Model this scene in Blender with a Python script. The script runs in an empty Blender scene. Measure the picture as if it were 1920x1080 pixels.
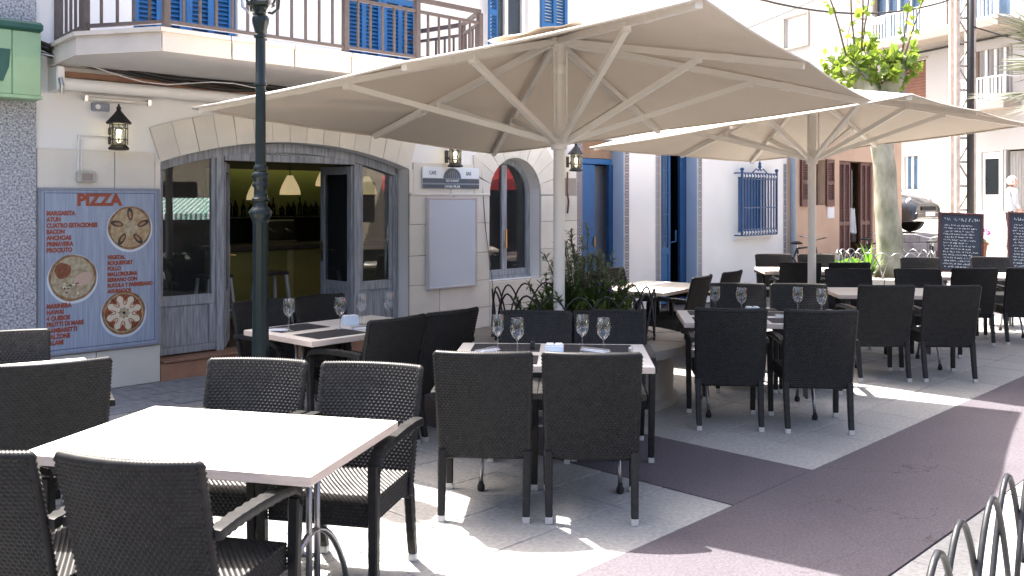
import bpy, bmesh, math, random
from mathutils import Vector, Matrix
PI = math.pi
R = math.radians
rnd = random.Random(7)
SC = bpy.context.scene
COL = SC.collection

# ------------------------------------------------------------------ camera, world, sun, exposure
cam = bpy.data.cameras.new("camera")
cam.lens = 36.0 * 1740 / 1920
cam.sensor_width = 36.0
cam.shift_y = -165.0 / 1920
cam.clip_end = 600
camo = bpy.data.objects.new("camera", cam)
COL.objects.link(camo)
camo.location = (0, 0, 1.68)
camo.rotation_euler = (PI / 2, 0, 0)
SC.camera = camo

SUN_AZ = (-0.682, 0.731)          # horizontal direction towards the sun
SUN_EL = R(64.4)
world = bpy.data.worlds.new("World")
SC.world = world
world.use_nodes = True
nt = world.node_tree
sky = nt.nodes.new("ShaderNodeTexSky")
sky.sky_type = 'NISHITA'
sky.sun_disc = False
sky.sun_elevation = SUN_EL
sky.sun_rotation = math.atan2(SUN_AZ[0], SUN_AZ[1])
sky.air_density = 0.8
sky.dust_density = 7.5
sky.ozone_density = 0.4
nt.links.new(sky.outputs[0], nt.nodes["Background"].inputs[0])
nt.nodes["Background"].inputs[1].default_value = 0.15
sun = bpy.data.lights.new("sun", 'SUN')
sun.energy = 5.0
sun.angle = R(0.53)
sun.color = (1.0, 0.955, 0.89)
suno = bpy.data.objects.new("sun", sun)
COL.objects.link(suno)
_l = math.hypot(*SUN_AZ)
_d = Vector((SUN_AZ[0] / _l * math.cos(SUN_EL), SUN_AZ[1] / _l * math.cos(SUN_EL), math.sin(SUN_EL)))
suno.rotation_euler = _d.to_track_quat('Z', 'Y').to_euler()
suno.location = (-10, 10, 20)
SC.view_settings.view_transform = 'Standard'
SC.view_settings.look = 'None'
SC.view_settings.exposure = 2.2
SC.view_settings.gamma = 1.0
SC.cycles.use_denoising = True
SC.cycles.max_bounces = 14
SC.cycles.diffuse_bounces = 5
SC.cycles.glossy_bounces = 5
SC.cycles.transmission_bounces = 14
SC.cycles.transparent_max_bounces = 16
SC.cycles.sample_clamp_indirect = 6.0
SC.cycles.caustics_reflective = False
SC.cycles.caustics_refractive = False

# ------------------------------------------------------------------ materials
MATS = {}


def mat(name, col, rough=0.6, var=0.0, vscale=6.0, bump=0.0, bscale=60.0, metal=0.0, spec=0.5, col2=None, detail=4.0,
        coords='Object', stretch=(1, 1, 1), orand=0.0, emit=None, estr=0.0, coat=0.0, sub=None):
    """procedural principled material: base colour mixed with col2 by noise, fine bump"""
    m = bpy.data.materials.new(name)
    m.use_nodes = True
    n, l = m.node_tree.nodes, m.node_tree.links
    b = n["Principled BSDF"]
    b.inputs["Roughness"].default_value = rough
    b.inputs["Metallic"].default_value = metal
    b.inputs["Specular IOR Level"].default_value = spec
    b.inputs["Coat Weight"].default_value = coat
    tc = n.new("ShaderNodeTexCoord")
    mp = n.new("ShaderNodeMapping")
    mp.inputs["Scale"].default_value = stretch
    l.new(tc.outputs[coords], mp.inputs[0])
    if col2 is None:
        col2 = tuple(max(0, c * (1 - var)) for c in col)
    nz = n.new("ShaderNodeTexNoise")
    nz.inputs["Scale"].default_value = vscale
    nz.inputs["Detail"].default_value = detail
    l.new(mp.outputs[0], nz.inputs["Vector"])
    rp = n.new("ShaderNodeValToRGB")
    rp.color_ramp.elements[0].position = 0.32
    rp.color_ramp.elements[1].position = 0.68
    rp.color_ramp.elements[0].color = (*col2, 1)
    rp.color_ramp.elements[1].color = (*col, 1)
    l.new(nz.outputs["Fac"], rp.inputs[0])
    out = rp.outputs[0]
    if orand > 0:
        oi = n.new("ShaderNodeObjectInfo")
        hs = n.new("ShaderNodeHueSaturation")
        ma = n.new("ShaderNodeMapRange")
        ma.inputs[3].default_value = 1 - orand
        ma.inputs[4].default_value = 1 + orand
        l.new(oi.outputs["Random"], ma.inputs[0])
        l.new(ma.outputs[0], hs.inputs["Value"])
        l.new(out, hs.inputs["Color"])
        out = hs.outputs[0]
    l.new(out, b.inputs["Base Color"])
    if bump > 0:
        n2 = n.new("ShaderNodeTexNoise")
        n2.inputs["Scale"].default_value = bscale
        n2.inputs["Detail"].default_value = 3
        l.new(mp.outputs[0], n2.inputs["Vector"])
        bp = n.new("ShaderNodeBump")
        bp.inputs["Strength"].default_value = bump
        bp.inputs["Distance"].default_value = 0.01
        l.new(n2.outputs["Fac"], bp.inputs["Height"])
        l.new(bp.outputs[0], b.inputs["Normal"])
    if emit:
        b.inputs["Emission Color"].default_value = (*emit, 1)
        b.inputs["Emission Strength"].default_value = estr
    MATS[name] = m
    return m


def glassmat(name, tint=(1, 1, 1), refl=1.0, dirt=0.03, dcol=(.6, .62, .65)):
    """window pane: clear with Fresnel reflection"""
    m = bpy.data.materials.new(name)
    m.use_nodes = True
    n, l = m.node_tree.nodes, m.node_tree.links
    n.remove(n["Principled BSDF"])
    tr = n.new("ShaderNodeBsdfTransparent")
    tr.inputs[0].default_value = (*tint, 1)
    gl = n.new("ShaderNodeBsdfGlossy")
    gl.inputs["Roughness"].default_value = 0.0
    gl.inputs["Color"].default_value = (refl, refl, refl, 1)
    fr = n.new("ShaderNodeFresnel")
    fr.inputs[0].default_value = 1.62
    mx = n.new("ShaderNodeMixShader")
    l.new(fr.outputs[0], mx.inputs[0])
    l.new(tr.outputs[0], mx.inputs[1])
    l.new(gl.outputs[0], mx.inputs[2])
    df = n.new("ShaderNodeBsdfDiffuse")
    df.inputs[0].default_value = (*dcol, 1)
    m2 = n.new("ShaderNodeMixShader")
    m2.inputs[0].default_value = dirt
    l.new(mx.outputs[0], m2.inputs[1])
    l.new(df.outputs[0], m2.inputs[2])
    l.new(m2.outputs[0], n["Material Output"].inputs[0])
    MATS[name] = m
    return m


def leafmat(name, c1, c2, trans=0.35, rough=0.45):
    m = mat(name, c1, rough=rough, col2=c2, vscale=3.0, coords='Object')
    n, l = m.node_tree.nodes, m.node_tree.links
    b = n["Principled BSDF"]
    t = n.new("ShaderNodeBsdfTranslucent")
    src = b.inputs["Base Color"].links[0].from_socket
    br = n.new("ShaderNodeHueSaturation")
    br.inputs["Value"].default_value = 1.6
    l.new(src, br.inputs["Color"])
    l.new(br.outputs[0], t.inputs[0])
    mx = n.new("ShaderNodeMixShader")
    mx.inputs[0].default_value = trans
    l.new(b.outputs[0], mx.inputs[1])
    l.new(t.outputs[0], mx.inputs[2])
    l.new(mx.outputs[0], n["Material Output"].inputs[0])
    return m


# ------------------------------------------------------------------ mesh helpers
class MB:
    def __init__(s):
        s.v, s.f, s.m = [], [], []

    def add(s, vs, fs, mi=0):
        o = len(s.v)
        s.v += [tuple(p) for p in vs]
        s.f += [tuple(i + o for i in q) for q in fs]
        s.m += [mi] * len(fs)
        return s

    def box(s, x0, x1, y0, y1, z0, z1, mi=0):
        vs = [(x, y, z) for z in (z0, z1) for y in (y0, y1) for x in (x0, x1)]
        return s.add(vs, [(0, 2, 3, 1), (4, 5, 7, 6), (0, 1, 5, 4), (2, 6, 7, 3), (0, 4, 6, 2), (1, 3, 7, 5)], mi)

    def bbox(s, x0, x1, y0, y1, z0, z1, b=0.004, mi=0):
        """box with chamfered edges (44 triangles)"""
        lo, hi = (x0, y0, z0), (x1, y1, z1)
        vs, idx = [], {}
        for c in range(8):
            sg = [(c >> k) & 1 for k in range(3)]
            for ax in range(3):
                p = []
                for k in range(3):
                    e = hi[k] if sg[k] else lo[k]
                    if k != ax:
                        e += -b if sg[k] else b
                    p.append(e)
                idx[(c, ax)] = len(vs)
                vs.append(p)
        fs = []
        for ax in range(3):
            a, bb = [(1, 2), (2, 0), (0, 1)][ax]
            for sd in (0, 1):
                cs = [sd << ax | i << a | j << bb for i, j in ((0, 0), (1, 0), (1, 1), (0, 1))]
                q = [idx[(c, ax)] for c in cs]
                fs.append(q if sd else q[::-1])
        for ax in range(3):
            a, bb = [(1, 2), (2, 0), (0, 1)][ax]
            for i in (0, 1):
                for j in (0, 1):
                    c0 = i << a | j << bb
                    c1 = c0 | 1 << ax
                    q = [idx[(c0, a)], idx[(c1, a)], idx[(c1, bb)], idx[(c0, bb)]]
                    fs.append(q if (i ^ j) else q[::-1])
        for c in range(8):
            q = [idx[(c, 0)], idx[(c, 1)], idx[(c, 2)]]
            fs.append(q if bin(c).count('1') % 2 else q[::-1])
        return s.add(vs, fs, mi)

    def bar(s, a, b, w, h=None, up=(0, 0, 1), mi=0):
        """square bar between two points"""
        h = w if h is None else h
        a, b = Vector(a), Vector(b)
        d = (b - a).normalized()
        u = Vector(up)
        if abs(d.dot(u)) > 0.98:
            u = Vector((1, 0, 0))
        x = d.cross(u).normalized()
        y = x.cross(d).normalized()
        vs = []
        for p in (a, b):
            for i, j in ((-1, -1), (1, -1), (1, 1), (-1, 1)):
                vs.append(p + x * (i * w / 2) + y * (j * h / 2))
        return s.add(vs, [(3, 2, 1, 0), (4, 5, 6, 7), (0, 1, 5, 4), (1, 2, 6, 5), (2, 3, 7, 6), (3, 0, 4, 7)], mi)

    def tube(s, pts, r, n=8, mi=0, caps=True, closed=False):
        pts = [Vector(p) for p in pts]
        k = len(pts)
        rs = r if isinstance(r, (list, tuple)) else [r] * k
        vs, fs = [], []
        ref = None
        for i, p in enumerate(pts):
            if closed:
                t = (pts[(i + 1) % k] - pts[i - 1]).normalized()
            else:
                t = (pts[min(i + 1, k - 1)] - pts[max(i - 1, 0)]).normalized()
            if ref is None:
                ref = t.orthogonal().normalized()
            x = (ref - t * ref.dot(t))
            x = x.normalized() if x.length > 1e-6 else t.orthogonal().normalized()
            ref = x
            y = t.cross(x)
            for j in range(n):
                a = 2 * PI * j / n
                vs.append(p + x * (rs[i] * math.cos(a)) + y * (rs[i] * math.sin(a)))
        for i in range(k if closed else k - 1):
            i2 = (i + 1) % k
            for j in range(n):
                j2 = (j + 1) % n
                fs.append((i * n + j, i * n + j2, i2 * n + j2, i2 * n + j))
        if caps and not closed:
            fs.append(tuple(range(n))[::-1])
            fs.append(tuple((k - 1) * n + j for j in range(n)))
        return s.add(vs, fs, mi)

    def lathe(s, prof, n=16, c=(0, 0, 0), mi=0, flute=None, cap=True):
        """prof: (r, z) from bottom to top; r = 0 closes"""
        vs, fs = [], []
        for r, z in prof:
            for j in range(n):
                a = 2 * PI * j / n
                rr = r
                if flute and flute[0] <= z <= flute[1] and j % 2:
                    rr = r * flute[2]
                vs.append((c[0] + rr * math.cos(a), c[1] + rr * math.sin(a), c[2] + z))
        for i in range(len(prof) - 1):
            for j in range(n):
                j2 = (j + 1) % n
                fs.append((i * n + j, i * n + j2, (i + 1) * n + j2, (i + 1) * n + j))
        if prof[0][0] > 1e-5:
            fs.append(tuple(range(n))[::-1])
        if prof[-1][0] > 1e-5 and cap:
            fs.append(tuple((len(prof) - 1) * n + j for j in range(n)))
        return s.add(vs, fs, mi)

    def prism(s, poly, z0, z1, mi=0):
        """polygon in xy extruded along z"""
        n = len(poly)
        vs = [(x, y, z0) for x, y in poly] + [(x, y, z1) for x, y in poly]
        fs = [tuple(range(n))[::-1], tuple(range(n, 2 * n))]
        fs += [(i, (i + 1) % n, n + (i + 1) % n, n + i) for i in range(n)]
        return s.add(vs, fs, mi)

    def fprism(s, poly, y0, y1, mi=0):
        """polygon in xz extruded along y"""
        n = len(poly)
        vs = [(x, y0, z) for x, z in poly] + [(x, y1, z) for x, z in poly]
        fs = [tuple(range(n)), tuple(range(n, 2 * n))[::-1]]
        fs += [(i, n + i, n + (i + 1) % n, (i + 1) % n) for i in range(n)]
        return s.add(vs, fs, mi)

    def grid(s, fn, nu, nv, mi=0):
        vs = [fn(i / nu, j / nv) for j in range(nv + 1) for i in range(nu + 1)]
        fs = [(j * (nu + 1) + i, j * (nu + 1) + i + 1, (j + 1) * (nu + 1) + i + 1, (j + 1) * (nu + 1) + i)
              for j in range(nv) for i in range(nu)]
        return s.add(vs, fs, mi)

    def mesh(s, name, mats, smooth=False, fix=True, angle=None):
        me = bpy.data.meshes.new(name)
        me.from_pydata(s.v, [], s.f)
        mats = mats if isinstance(mats, (list, tuple)) else [mats]
        for m in mats:
            me.materials.append(MATS[m] if isinstance(m, str) else m)
        if len(mats) > 1:
            me.polygons.foreach_set("material_index", s.m)
        if fix:
            bm = bmesh.new()
            bm.from_mesh(me)
            bmesh.ops.recalc_face_normals(bm, faces=bm.faces)
            bm.to_mesh(me)
            bm.free()
        if smooth:
            me.polygons.foreach_set("use_smooth", [True] * len(me.polygons))
            if angle:
                me.set_sharp_from_angle(angle=R(angle))
        me.update()
        return me

    def build(s, name, mats, parent=None, loc=(0, 0, 0), rot=(0, 0, 0), smooth=False, fix=True, angle=None):
        return ob(name, s.mesh(name, mats, smooth, fix, angle), parent, loc, rot)


def ob(name, me, parent=None, loc=(0, 0, 0), rot=(0, 0, 0)):
    o = bpy.data.objects.new(name, me)
    COL.objects.link(o)
    o.location = loc
    o.rotation_euler = rot
    if parent is not None:
        o.parent = parent
    return o


def tag(o, label=None, cat=None, group=None, kind=None):
    if label:
        o["label"] = label
    if cat:
        o["category"] = cat
    if group:
        o["group"] = group
    if kind:
        o["kind"] = kind
    return o


def thing(name, label, cat, loc=(0, 0, 0), rz=0.0, group=None):
    o = ob(name, None, None, loc, (0, 0, rz))
    return tag(o, label, cat, group)


def copy_tree(o, parent=None):
    c = o.copy()
    COL.objects.link(c)
    if parent is not None:
        c.parent = parent
    for ch in list(o.children):
        copy_tree(ch, c)
    return c


def textmesh(txt, size, align='LEFT', ext=0.001, bold=0.0, sx=1.0):
    cu = bpy.data.curves.new("lettering", 'FONT')
    cu.body = txt
    cu.size = size
    cu.align_x = align
    cu.extrude = ext
    cu.offset = bold
    cu.resolution_u = 3
    o = bpy.data.objects.new("lettering", cu)
    COL.objects.link(o)
    bpy.context.view_layer.update()
    me = bpy.data.meshes.new_from_object(o.evaluated_get(bpy.context.evaluated_depsgraph_get()))
    bpy.data.objects.remove(o)
    bpy.data.curves.remove(cu)
    # text lies in xy: stand it up in xz, facing -y
    for v in me.vertices:
        x, y, z = v.co
        v.co = (x * sx, -z, y)
    return me


# facade frame: local x runs along the row of houses, local -y faces the street
P0 = Vector((-3.27, 8.60, 0))
FU = Vector((0.699, 0.715, 0)).normalized()
FN = Vector((FU.y, -FU.x, 0))
FA = math.atan2(FU.y, FU.x)


def FW(s, d=0.0, z=0.0):
    return P0 + FU * s + FN * d + Vector((0, 0, z))


def fthing(name, label, cat, s=0.0, d=0.0, z=0.0, group=None):
    return thing(name, label, cat, FW(s, d, z), FA, group)


# ---- material library
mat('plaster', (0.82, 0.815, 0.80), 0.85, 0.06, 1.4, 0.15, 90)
mat('stone_cream', (0.72, 0.685, 0.61), 0.8, 0.10, 3.0, 0.25, 70, orand=0.05)
mat('stone_balcony', (0.66, 0.60, 0.54), 0.8, 0.12, 4.0, 0.2, 80, orand=0.05)
mat('joint', (0.36, 0.33, 0.29), 0.9, 0.2, 8)
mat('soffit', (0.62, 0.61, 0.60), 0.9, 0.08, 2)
mat('pebbledash', (0.60, 0.61, 0.64), 0.9, col2=(0.15, 0.16, 0.185), vscale=62, bump=0.9, bscale=62, detail=2)
mat('green_sign', (0.33, 0.50, 0.30), 0.55, 0.12, 5)
mat('green_dark', (0.02, 0.10, 0.075), 0.5, 0.2, 5)
mat('blue_shutter', (0.016, 0.12, 0.32), 0.5, 0.15, 5, 0.05, 40, orand=0.04)
mat('blue_pale', (0.38, 0.49, 0.66), 0.6, 0.06, 3)
mat('blue_deep', (0.010, 0.065, 0.19), 0.45, 0.2, 5)
mat('rail_brown', (0.095, 0.075, 0.07), 0.45, 0.2, 20)
mat('wood_grey', (0.40, 0.425, 0.46), 0.75, col2=(0.20, 0.215, 0.24), vscale=5, bump=0.25, bscale=30, stretch=(9, 9, 0.8), detail=6)
mat('terracotta', (0.40, 0.21, 0.13), 0.8, 0.2, 8, 0.1, 60)
mat('white_paint', (0.78, 0.78, 0.78), 0.45, 0.05, 6)
mat('brown_board', (0.30, 0.16, 0.10), 0.7, 0.25, 10)
mat('cable', (0.015, 0.015, 0.016), 0.6)
mat('black_iron', (0.010, 0.0105, 0.012), 0.45, 0.2, 30)
mat('lamp_green', (0.008, 0.017, 0.018), 0.34, 0.25, 18, 0.05, 60, spec=0.35)
mat('grey_box', (0.25, 0.27, 0.33), 0.5, 0.1, 10)
mat('meter_box', (0.50, 0.48, 0.43), 0.7, 0.2, 14)
mat('rust', (0.16, 0.07, 0.04), 0.8, 0.3, 20)
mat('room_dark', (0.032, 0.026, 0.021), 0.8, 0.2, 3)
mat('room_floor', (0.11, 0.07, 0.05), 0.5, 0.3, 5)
mat('bar_front', (0.38, 0.33, 0.10), 0.6, 0.1, 3)
mat('bar_post', (0.60, 0.52, 0.22), 0.6, 0.1, 3)
mat('bar_top', (0.075, 0.07, 0.075), 0.35, 0.2, 6)
mat('niche', (0.30, 0.33, 0.12), 0.7, 0.1, 3)
mat('lamp_cream', (0.85, 0.76, 0.52), 0.5, emit=(1.0, 0.78, 0.42), estr=0.10)
mat('bottle', (0.012, 0.014, 0.010), 0.15)
mat('steel', (0.55, 0.55, 0.56), 0.28, metal=1.0)
mat('chrome_dark', (0.30, 0.30, 0.31), 0.32, metal=1.0)
mat('brass', (0.70, 0.50, 0.20), 0.3, metal=1.0)
mat('bulb', (1, 0.9, 0.7), 0.4, emit=(1.0, 0.80, 0.45), estr=3.0)
mat('frosted', (0.75, 0.72, 0.66), 0.3)
mat('orange_wall', (0.56, 0.39, 0.28), 0.9, 0.14, 1.8, 0.2, 70)
mat('brown_door', (0.12, 0.045, 0.035), 0.55, 0.2, 6)
mat('brown_frame', (0.30, 0.20, 0.14), 0.6, 0.2, 6)
mat('pipe', (0.28, 0.33, 0.40), 0.5, 0.1, 6)
mat('far_white', (0.42, 0.395, 0.375), 0.9, 0.06, 0.7)
mat('far_stone', (0.42, 0.36, 0.28), 0.9, 0.35, 5, 0.4, 12)
mat('far_trim', (0.33, 0.28, 0.24), 0.9, 0.1, 2)
mat('dark_glass', (0.02, 0.025, 0.03), 0.08)
mat('blue_glass', (0.10, 0.17, 0.27), 0.1, 0.3, 2)
mat('blind_brown', (0.20, 0.085, 0.05), 0.7, 0.2, 4)
mat('curtain', (0.42, 0.40, 0.38), 0.9, 0.3, 9, stretch=(8, 8, 0.3))
mat('wicker', (0.0245, 0.0240, 0.0240), 0.40, 0.35, 30, orand=0.12, spec=0.18)
mat('foot_cap', (0.58, 0.56, 0.54), 0.4, 0.25, 40)
mat('tabletop', (0.74, 0.69, 0.62), 0.42, 0.10, 3.5, stretch=(1, 5, 1))
mat('table_edge', (0.66, 0.54, 0.46), 0.55, 0.18, 9, stretch=(1, 1, 6))
mat('placemat', (0.022, 0.022, 0.027), 0.75, 0.2, 200, 0.2, 300)
mat('napkin', (0.82, 0.83, 0.86), 0.9, 0.05, 20)
mat('napkin_box', (0.62, 0.72, 0.83), 0.5, 0.03, 9)
mat('pole_cream', (0.78, 0.74, 0.68), 0.38, 0.05, 6)
mat('planter_stone', (0.34, 0.31, 0.27), 0.85, 0.25, 5, 0.35, 50)
mat('soil', (0.06, 0.042, 0.03), 0.95, 0.4, 20, 0.5, 30)
mat('bark_twig', (0.10, 0.075, 0.05), 0.85, 0.3, 20)
mat('slab', (0.285, 0.287, 0.285), 0.88, col2=(0.205, 0.203, 0.192), vscale=38, bump=0.25, bscale=140, orand=0.07, detail=8)
mat('slab_far', (0.285, 0.287, 0.285), 0.88, col2=(0.205, 0.203, 0.192), vscale=38, bump=0.25, bscale=140, detail=8)
mat('brick_paver', (0.23, 0.24, 0.26), 0.85, 0.3, 12, 0.3, 90, orand=0.16)
mat('ground_base', (0.08, 0.077, 0.072), 0.95, 0.3, 14, 0.2, 60)
mat('chalk_board', (0.022, 0.034, 0.055), 0.7, 0.35, 6)
mat('chalk', (0.70, 0.72, 0.74), 0.9)
mat('board_frame', (0.06, 0.018, 0.02), 0.6, 0.3, 14)
mat('car_black', (0.018, 0.02, 0.024), 0.18, coat=0.5)
mat('rubber', (0.012, 0.012, 0.012), 0.8)
mat('headlight', (0.55, 0.6, 0.68), 0.1)
mat('skin', (0.55, 0.33, 0.24), 0.6)
mat('hair_white', (0.72, 0.70, 0.68), 0.8)
mat('hair_dark', (0.05, 0.035, 0.03), 0.7)
mat('shirt_white', (0.55, 0.56, 0.58), 0.9, 0.06, 8)
mat('trousers_dark', (0.035, 0.025, 0.03), 0.9, 0.2, 8)
mat('pot_orange', (0.46, 0.20, 0.09), 0.8, 0.15, 9)
mat('flower_pink', (0.62, 0.05, 0.42), 0.7, 0.25, 25)
mat('flower_yellow', (0.85, 0.50, 0.03), 0.7, 0.2, 25)
mat('flower_purple', (0.17, 0.07, 0.30), 0.8, 0.2, 25)
mat('block_grey', (0.30, 0.29, 0.30), 0.9, 0.25, 6, 0.3, 40, orand=0.1)
mat('street_pale', (0.36, 0.345, 0.32), 0.9, 0.12, 2, 0.2, 60)
mat('concrete_pole', (0.62, 0.54, 0.47), 0.9, 0.3, 6, 0.2, 40)
mat('red_awning', (0.45, 0.03, 0.035), 0.8, 0.1, 4)
mat('cream_wall', (0.20, 0.16, 0.12), 0.9, 0.08, 1)
mat('print_white', (0.72, 0.78, 0.84), 0.5)
mat('sign_slate', (0.055, 0.085, 0.115), 0.45, 0.1, 8)
mat('sign_grey', (0.22, 0.28, 0.35), 0.5)
mat('print_red', (0.33, 0.07, 0.03), 0.5, 0.15, 30)
mat('sign_blue', (0.34, 0.40, 0.50), 0.5, col2=(0.25, 0.30, 0.40), vscale=7, stretch=(9, 9, 0.5), detail=6)
mat('sign_line', (0.07, 0.09, 0.16), 0.5)
mat('plate_white', (0.60, 0.66, 0.72), 0.4)
mat('pizza_crust', (0.36, 0.20, 0.09), 0.7, 0.6, 30, bump=0.3, bscale=120)
mat('pizza_cheese', (0.50, 0.40, 0.25), 0.6, col2=(0.30, 0.19, 0.09), vscale=24, detail=8, bump=0.2, bscale=120)
mat('pizza_pale', (0.50, 0.44, 0.31), 0.6, col2=(0.26, 0.20, 0.11), vscale=26, detail=8)
mat('pizza_ham', (0.56, 0.38, 0.31), 0.6, col2=(0.48, 0.36, 0.26), vscale=50, detail=8)
mat('pizza_tomato', (0.28, 0.085, 0.035), 0.6, col2=(0.13, 0.05, 0.025), vscale=40)
mat('mussel', (0.035, 0.03, 0.04), 0.3, 0.4, 40)
mat('mussel_flesh', (0.40, 0.20, 0.09), 0.5, 0.3, 60)
mat('mozzarella', (0.70, 0.65, 0.50), 0.5, 0.12, 60)
mat('pepper', (0.50, 0.10, 0.02), 0.5, 0.3, 50)
mat('olive', (0.02, 0.018, 0.02), 0.3)
mat('case_panel', (0.58, 0.65, 0.78), 0.25, col2=(0.70, 0.76, 0.86), vscale=1.6)
mat('case_frame', (0.45, 0.47, 0.50), 0.35, metal=0.6)
mat('paper', (0.72, 0.73, 0.76), 0.8)
mat('palm_trunk', (0.20, 0.15, 0.10), 0.9, 0.4, 9, 0.6, 14)
mat('brick_tone', (0.40, 0.23, 0.16), 0.9, 0.2, 8)
glassmat('pane_glass', (0.86, 0.90, 0.90), 1.0, 0.02)
glassmat('pane_dark', (0.55, 0.60, 0.62), 1.0, 0.03)
glassmat('pane_milky', (0.92, 0.95, 0.98), 1.0, 0.66, (0.78, 0.84, 0.93))
mat('hoop_grey', (0.022, 0.023, 0.027), 0.45, 0.3, 25, 0.1, 60, spec=0.3)
leafmat('leaf_plane', (0.20, 0.27, 0.03), (0.09, 0.15, 0.02), 0.45)
leafmat('leaf_shrub', (0.12, 0.17, 0.035), (0.045, 0.085, 0.018), 0.3)
leafmat('leaf_shrub_grey', (0.24, 0.28, 0.17), (0.09, 0.12, 0.06), 0.25)
leafmat('leaf_iris', (0.16, 0.32, 0.03), (0.09, 0.20, 0.02), 0.4)
leafmat('palm_leaf', (0.16, 0.17, 0.12), (0.07, 0.075, 0.05), 0.1, 0.4)

# plane-tree bark: pale cream and olive flakes
m = mat('bark_plane', (0.44, 0.42, 0.34), 0.85, col2=(0.15, 0.16, 0.10), vscale=4.5, bump=0.4, bscale=22, detail=6, stretch=(1, 1, 0.55))

# asphalt: purple-grey with speckle and hairline cracks
m = mat('asphalt', (0.096, 0.083, 0.096), 0.88, col2=(0.056, 0.048, 0.058), vscale=75, bump=0.5, bscale=260, detail=3)
n, l = m.node_tree.nodes, m.node_tree.links
bs = n["Principled BSDF"]
src = bs.inputs["Base Color"].links[0].from_socket
tc = n.new("ShaderNodeTexCoord")
wn = n.new("ShaderNodeTexNoise"); wn.inputs["Scale"].default_value = 2.2; wn.inputs["Detail"].default_value = 6
l.new(tc.outputs["Object"], wn.inputs["Vector"])
ad = n.new("ShaderNodeMixRGB"); ad.blend_type = 'ADD'; ad.inputs[0].default_value = 0.6
l.new(tc.outputs["Object"], ad.inputs[1]); l.new(wn.outputs["Color"], ad.inputs[2])
vo = n.new("ShaderNodeTexVoronoi"); vo.feature = 'DISTANCE_TO_EDGE'; vo.inputs["Scale"].default_value = 1.1
l.new(ad.outputs[0], vo.inputs["Vector"])
lt = n.new("ShaderNodeMath"); lt.operation = 'LESS_THAN'; lt.inputs[1].default_value = 0.0028
l.new(vo.outputs["Distance"], lt.inputs[0])
gate = n.new("ShaderNodeTexNoise"); gate.inputs["Scale"].default_value = 1.3
l.new(tc.outputs["Object"], gate.inputs["Vector"])
gt = n.new("ShaderNodeMath"); gt.operation = 'GREATER_THAN'; gt.inputs[1].default_value = 0.5
l.new(gate.outputs["Fac"], gt.inputs[0])
mu = n.new("ShaderNodeMath"); mu.operation = 'MULTIPLY'
l.new(lt.outputs[0], mu.inputs[0]); l.new(gt.outputs[0], mu.inputs[1])
pn = n.new("ShaderNodeTexNoise"); pn.inputs["Scale"].default_value = 1.6; pn.inputs["Detail"].default_value = 5
l.new(tc.outputs["Object"], pn.inputs["Vector"])
pm = n.new("ShaderNodeMapRange"); pm.inputs[3].default_value = 0.80; pm.inputs[4].default_value = 1.22
l.new(pn.outputs["Fac"], pm.inputs[0])
pv = n.new("ShaderNodeHueSaturation")
l.new(src, pv.inputs["Color"]); l.new(pm.outputs[0], pv.inputs["Value"])
dk = n.new("ShaderNodeMixRGB"); dk.inputs[2].default_value = (0.045, 0.037, 0.041, 1)
l.new(mu.outputs[0], dk.inputs[0]); l.new(pv.outputs[0], dk.inputs[1])
l.new(dk.outputs[0], bs.inputs["Base Color"])

# umbrella cloth: pale cream, lets a little sun through
m = mat('canopy', (0.62, 0.555, 0.48), 0.85, 0.06, 2.0, 0.12, 300)
n, l = m.node_tree.nodes, m.node_tree.links
bs = n["Principled BSDF"]
t = n.new("ShaderNodeBsdfTranslucent")
t.inputs[0].default_value = (0.50, 0.39, 0.29, 1)
mx = n.new("ShaderNodeMixShader")
mx.inputs[0].default_value = 0.012
l.new(bs.outputs[0], mx.inputs[1]); l.new(t.outputs[0], mx.inputs[2])
l.new(mx.outputs[0], n["Material Output"].inputs[0])

# real glass for the wine glasses
m = bpy.data.materials.new('wine_glass'); m.use_nodes = True
n, l = m.node_tree.nodes, m.node_tree.links
n.remove(n["Principled BSDF"])
tr_ = n.new("ShaderNodeBsdfTransparent"); tr_.inputs[0].default_value = (0.95, 0.96, 0.965, 1)
gl_ = n.new("ShaderNodeBsdfGlossy"); gl_.inputs["Roughness"].default_value = 0.02
lw_ = n.new("ShaderNodeLayerWeight"); lw_.inputs[0].default_value = 0.5
pw_ = n.new("ShaderNodeMath"); pw_.operation = 'POWER'; pw_.inputs[1].default_value = 2.4
l.new(lw_.outputs["Facing"], pw_.inputs[0])
sc_ = n.new("ShaderNodeMath"); sc_.operation = 'MULTIPLY_ADD'; sc_.inputs[1].default_value = 0.85; sc_.inputs[2].default_value = 0.11
l.new(pw_.outputs[0], sc_.inputs[0])
mx = n.new("ShaderNodeMixShader")
l.new(sc_.outputs[0], mx.inputs[0]); l.new(tr_.outputs[0], mx.inputs[1]); l.new(gl_.outputs[0], mx.inputs[2])
l.new(mx.outputs[0], n["Material Output"].inputs[0])
MATS['wine_glass'] = m

# patterned glazed tile: blue lozenges on white
m = mat('glazed_tile', (0.6, 0.62, 0.66), 0.3)
n, l = m.node_tree.nodes, m.node_tree.links
bs = n["Principled BSDF"]
tc = n.new("ShaderNodeTexCoord")
sx = n.new("ShaderNodeSeparateXYZ")
l.new(tc.outputs["Object"], sx.inputs[0])


def _mth(op, a, b=None):
    q = n.new("ShaderNodeMath"); q.operation = op
    for i, v in enumerate((a, b)):
        if v is None:
            continue
        if isinstance(v, (int, float)):
            q.inputs[i].default_value = v
        else:
            l.new(v, q.inputs[i])
    return q.outputs[0]


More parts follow.
